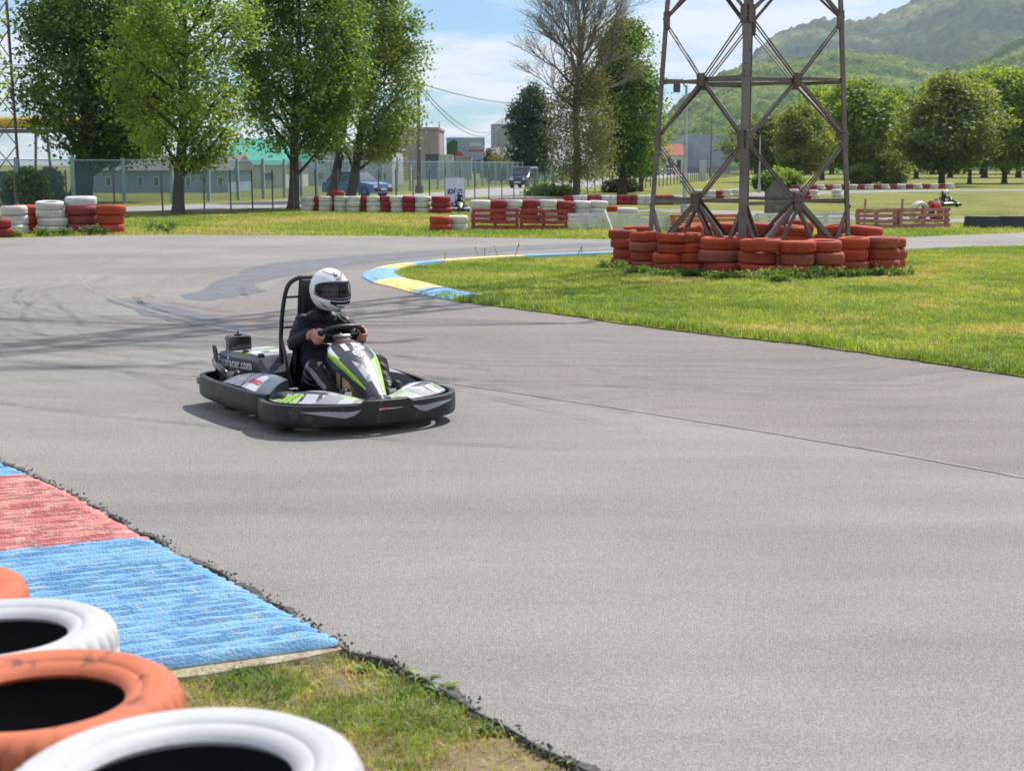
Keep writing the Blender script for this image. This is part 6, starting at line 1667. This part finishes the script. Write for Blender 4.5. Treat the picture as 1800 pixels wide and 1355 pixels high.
helmet = hm_.build('helmet', M['shell'], person, smooth=70, loc=HC, rot=(0, R_(4), H_RZ))
hshell(.93, None, port, 'lining', helmet).build('lining', M['shellin'], helmet, smooth=70)
# visor
def vis(u, v, off=.006): az = R_(-79) + R_(158) * u; t = abs(u * 2 - 1); lo = R_(-13) + R_(5) * t ** 3; hi = R_(27) - R_(10) * t ** 4; return hel(az, lo + (hi - lo) * v, 1.0, off)
MB().grid(vis, 60, 14).build('visor', M['visor'], helmet, smooth=70)
def hdecal(fn, nu, nv, mat, name): MB().grid(fn, nu, nv).build(name, mat, helmet, smooth=70)
# rubber round the port, chin vent, top vents, cheek lines, brow mark
for v0, v1 in ((-.06, .02), (.985, 1.02)): hdecal(lambda u, v: vis(u, v0 + (v1 - v0) * v, .004), 60, 2, M['shellin'], 'port_seal')
hdecal(lambda u, v: hel(R_(-27 + 54 * u), R_(-17 - 13 * v * (1 - .62 * abs(2 * u - 1) ** 1.5)), 1.0, .005), 20, 8, M['shellin'], 'chin_vent')
hdecal(lambda u, v: hel(R_(-13 + 26 * u), R_(-22 - 4.5 * v * (1 - .5 * abs(2 * u - 1))), 1.0, .0085), 12, 4, M['shell'], 'chin_vent_bar')
for s in (-1, 1):
    hdecal(lambda u, v: hel(s * R_(62 - 34 * u), R_(-25 - 15 * u - (3.5 * (1 - abs(2 * u - 1))) * v), 1.0, .003), 16, 2, M['shellin'], 'cheek_vent')
    hdecal(lambda u, v: hel(s * R_(58 - 26 * u), R_(-34 - 8 * u - (2.2 * (1 - abs(2 * u - 1))) * v), 1.0, .003), 16, 2, M['shellin'], 'cheek_vent')
    # ridge line sweeping over the crown to the top vent
    hdecal(lambda u, v: hel(s * R_(12 + 70 * u ** 1.2), R_(46 + 20 * u + (1.0 + 1.8 * (1 - u)) * (v - .5)), 1.0, .003), 24, 2, M['shellin'], 'crown_line')
hdecal(lambda u, v: hel(R_(-14 + 28 * u), R_(40 + 5 * v + 2 * (1 - abs(2 * u - 1))), 1.0, .004), 14, 3, KP['dark'], 'top_vent')
hdecal(lambda u, v: hel(R_(-10 + 20 * u), R_(47 + 14 * v), 1.0, .009), 12, 6, M['shell'], 'top_vent_cover')
me = text_mesh('AFX', .028, KP['dark'], bold=.001, shear=.3)
for v in me.vertices: v.co = hel(v.co.x / .165 + R_(-3), R_(33.5) + v.co.y / .16, 1.0, .004)
obj('lettering', me, helmet)
# eyes on the face behind the visor
for s in (-1, 1):
    e = MB(); blob(e, (.088, s * .032, .90), (.010, .014, .008), 10); eo = e.build('eye', pmat('eye white', (.6, .6, .58), None, 5, .3), person, smooth=70)
    e = MB(); blob(e, (.096, s * .032, .90), (.004, .006, .006), 8); e.build('iris', KP['seat'], eo, smooth=70)

# two more karts far off
def far_kart(px, py, rz, label_k, label_p, dark_helmet=False, sc=.68):
    g = G(px, py); k = copy_tree(kart); p = copy_tree(person)
    for o, lb in ((k, label_k), (p, label_p)):
        o.location = (g.x, g.y, -.02); o.rotation_euler = (0, 0, rz); o['label'] = lb; o.scale = (sc, sc, sc)
        o['group'] = 'distant karts and drivers'
    if dark_helmet:
        for c in p.children:
            if c.name.startswith('helmet'):
                c.data = c.data.copy(); c.data.materials[0] = KP['dark']
    return k, p
far_kart(1662, 362.5, R_(12), 'small distant kart on the grass edge above the right pallets', 'small distant driver with white helmet above the right pallets')
far_kart(808, 371.5, R_(-84), 'distant kart facing the camera in front of the banner', 'distant driver with dark helmet in front of the banner', True)
# ------------------------------------------------------------------ the air between here and the mountain
hz = MB().box((600, 2000, 297), (7000, 4600, 606))
hm = bpy.data.materials.new('haze air'); hm.use_nodes = True
hm.node_tree.nodes.clear()
ho = hm.node_tree.nodes.new('ShaderNodeOutputMaterial'); hv = hm.node_tree.nodes.new('ShaderNodeVolumePrincipled')
hv.inputs['Color'].default_value = (0.72, 0.84, 1.0, 1); hv.inputs['Density'].default_value = 0.0001; hv.inputs['Anisotropy'].default_value = 0.2
hm.node_tree.links.new(hv.outputs[0], ho.inputs['Volume'])
tag(hz.build('haze', hm), kind='stuff')
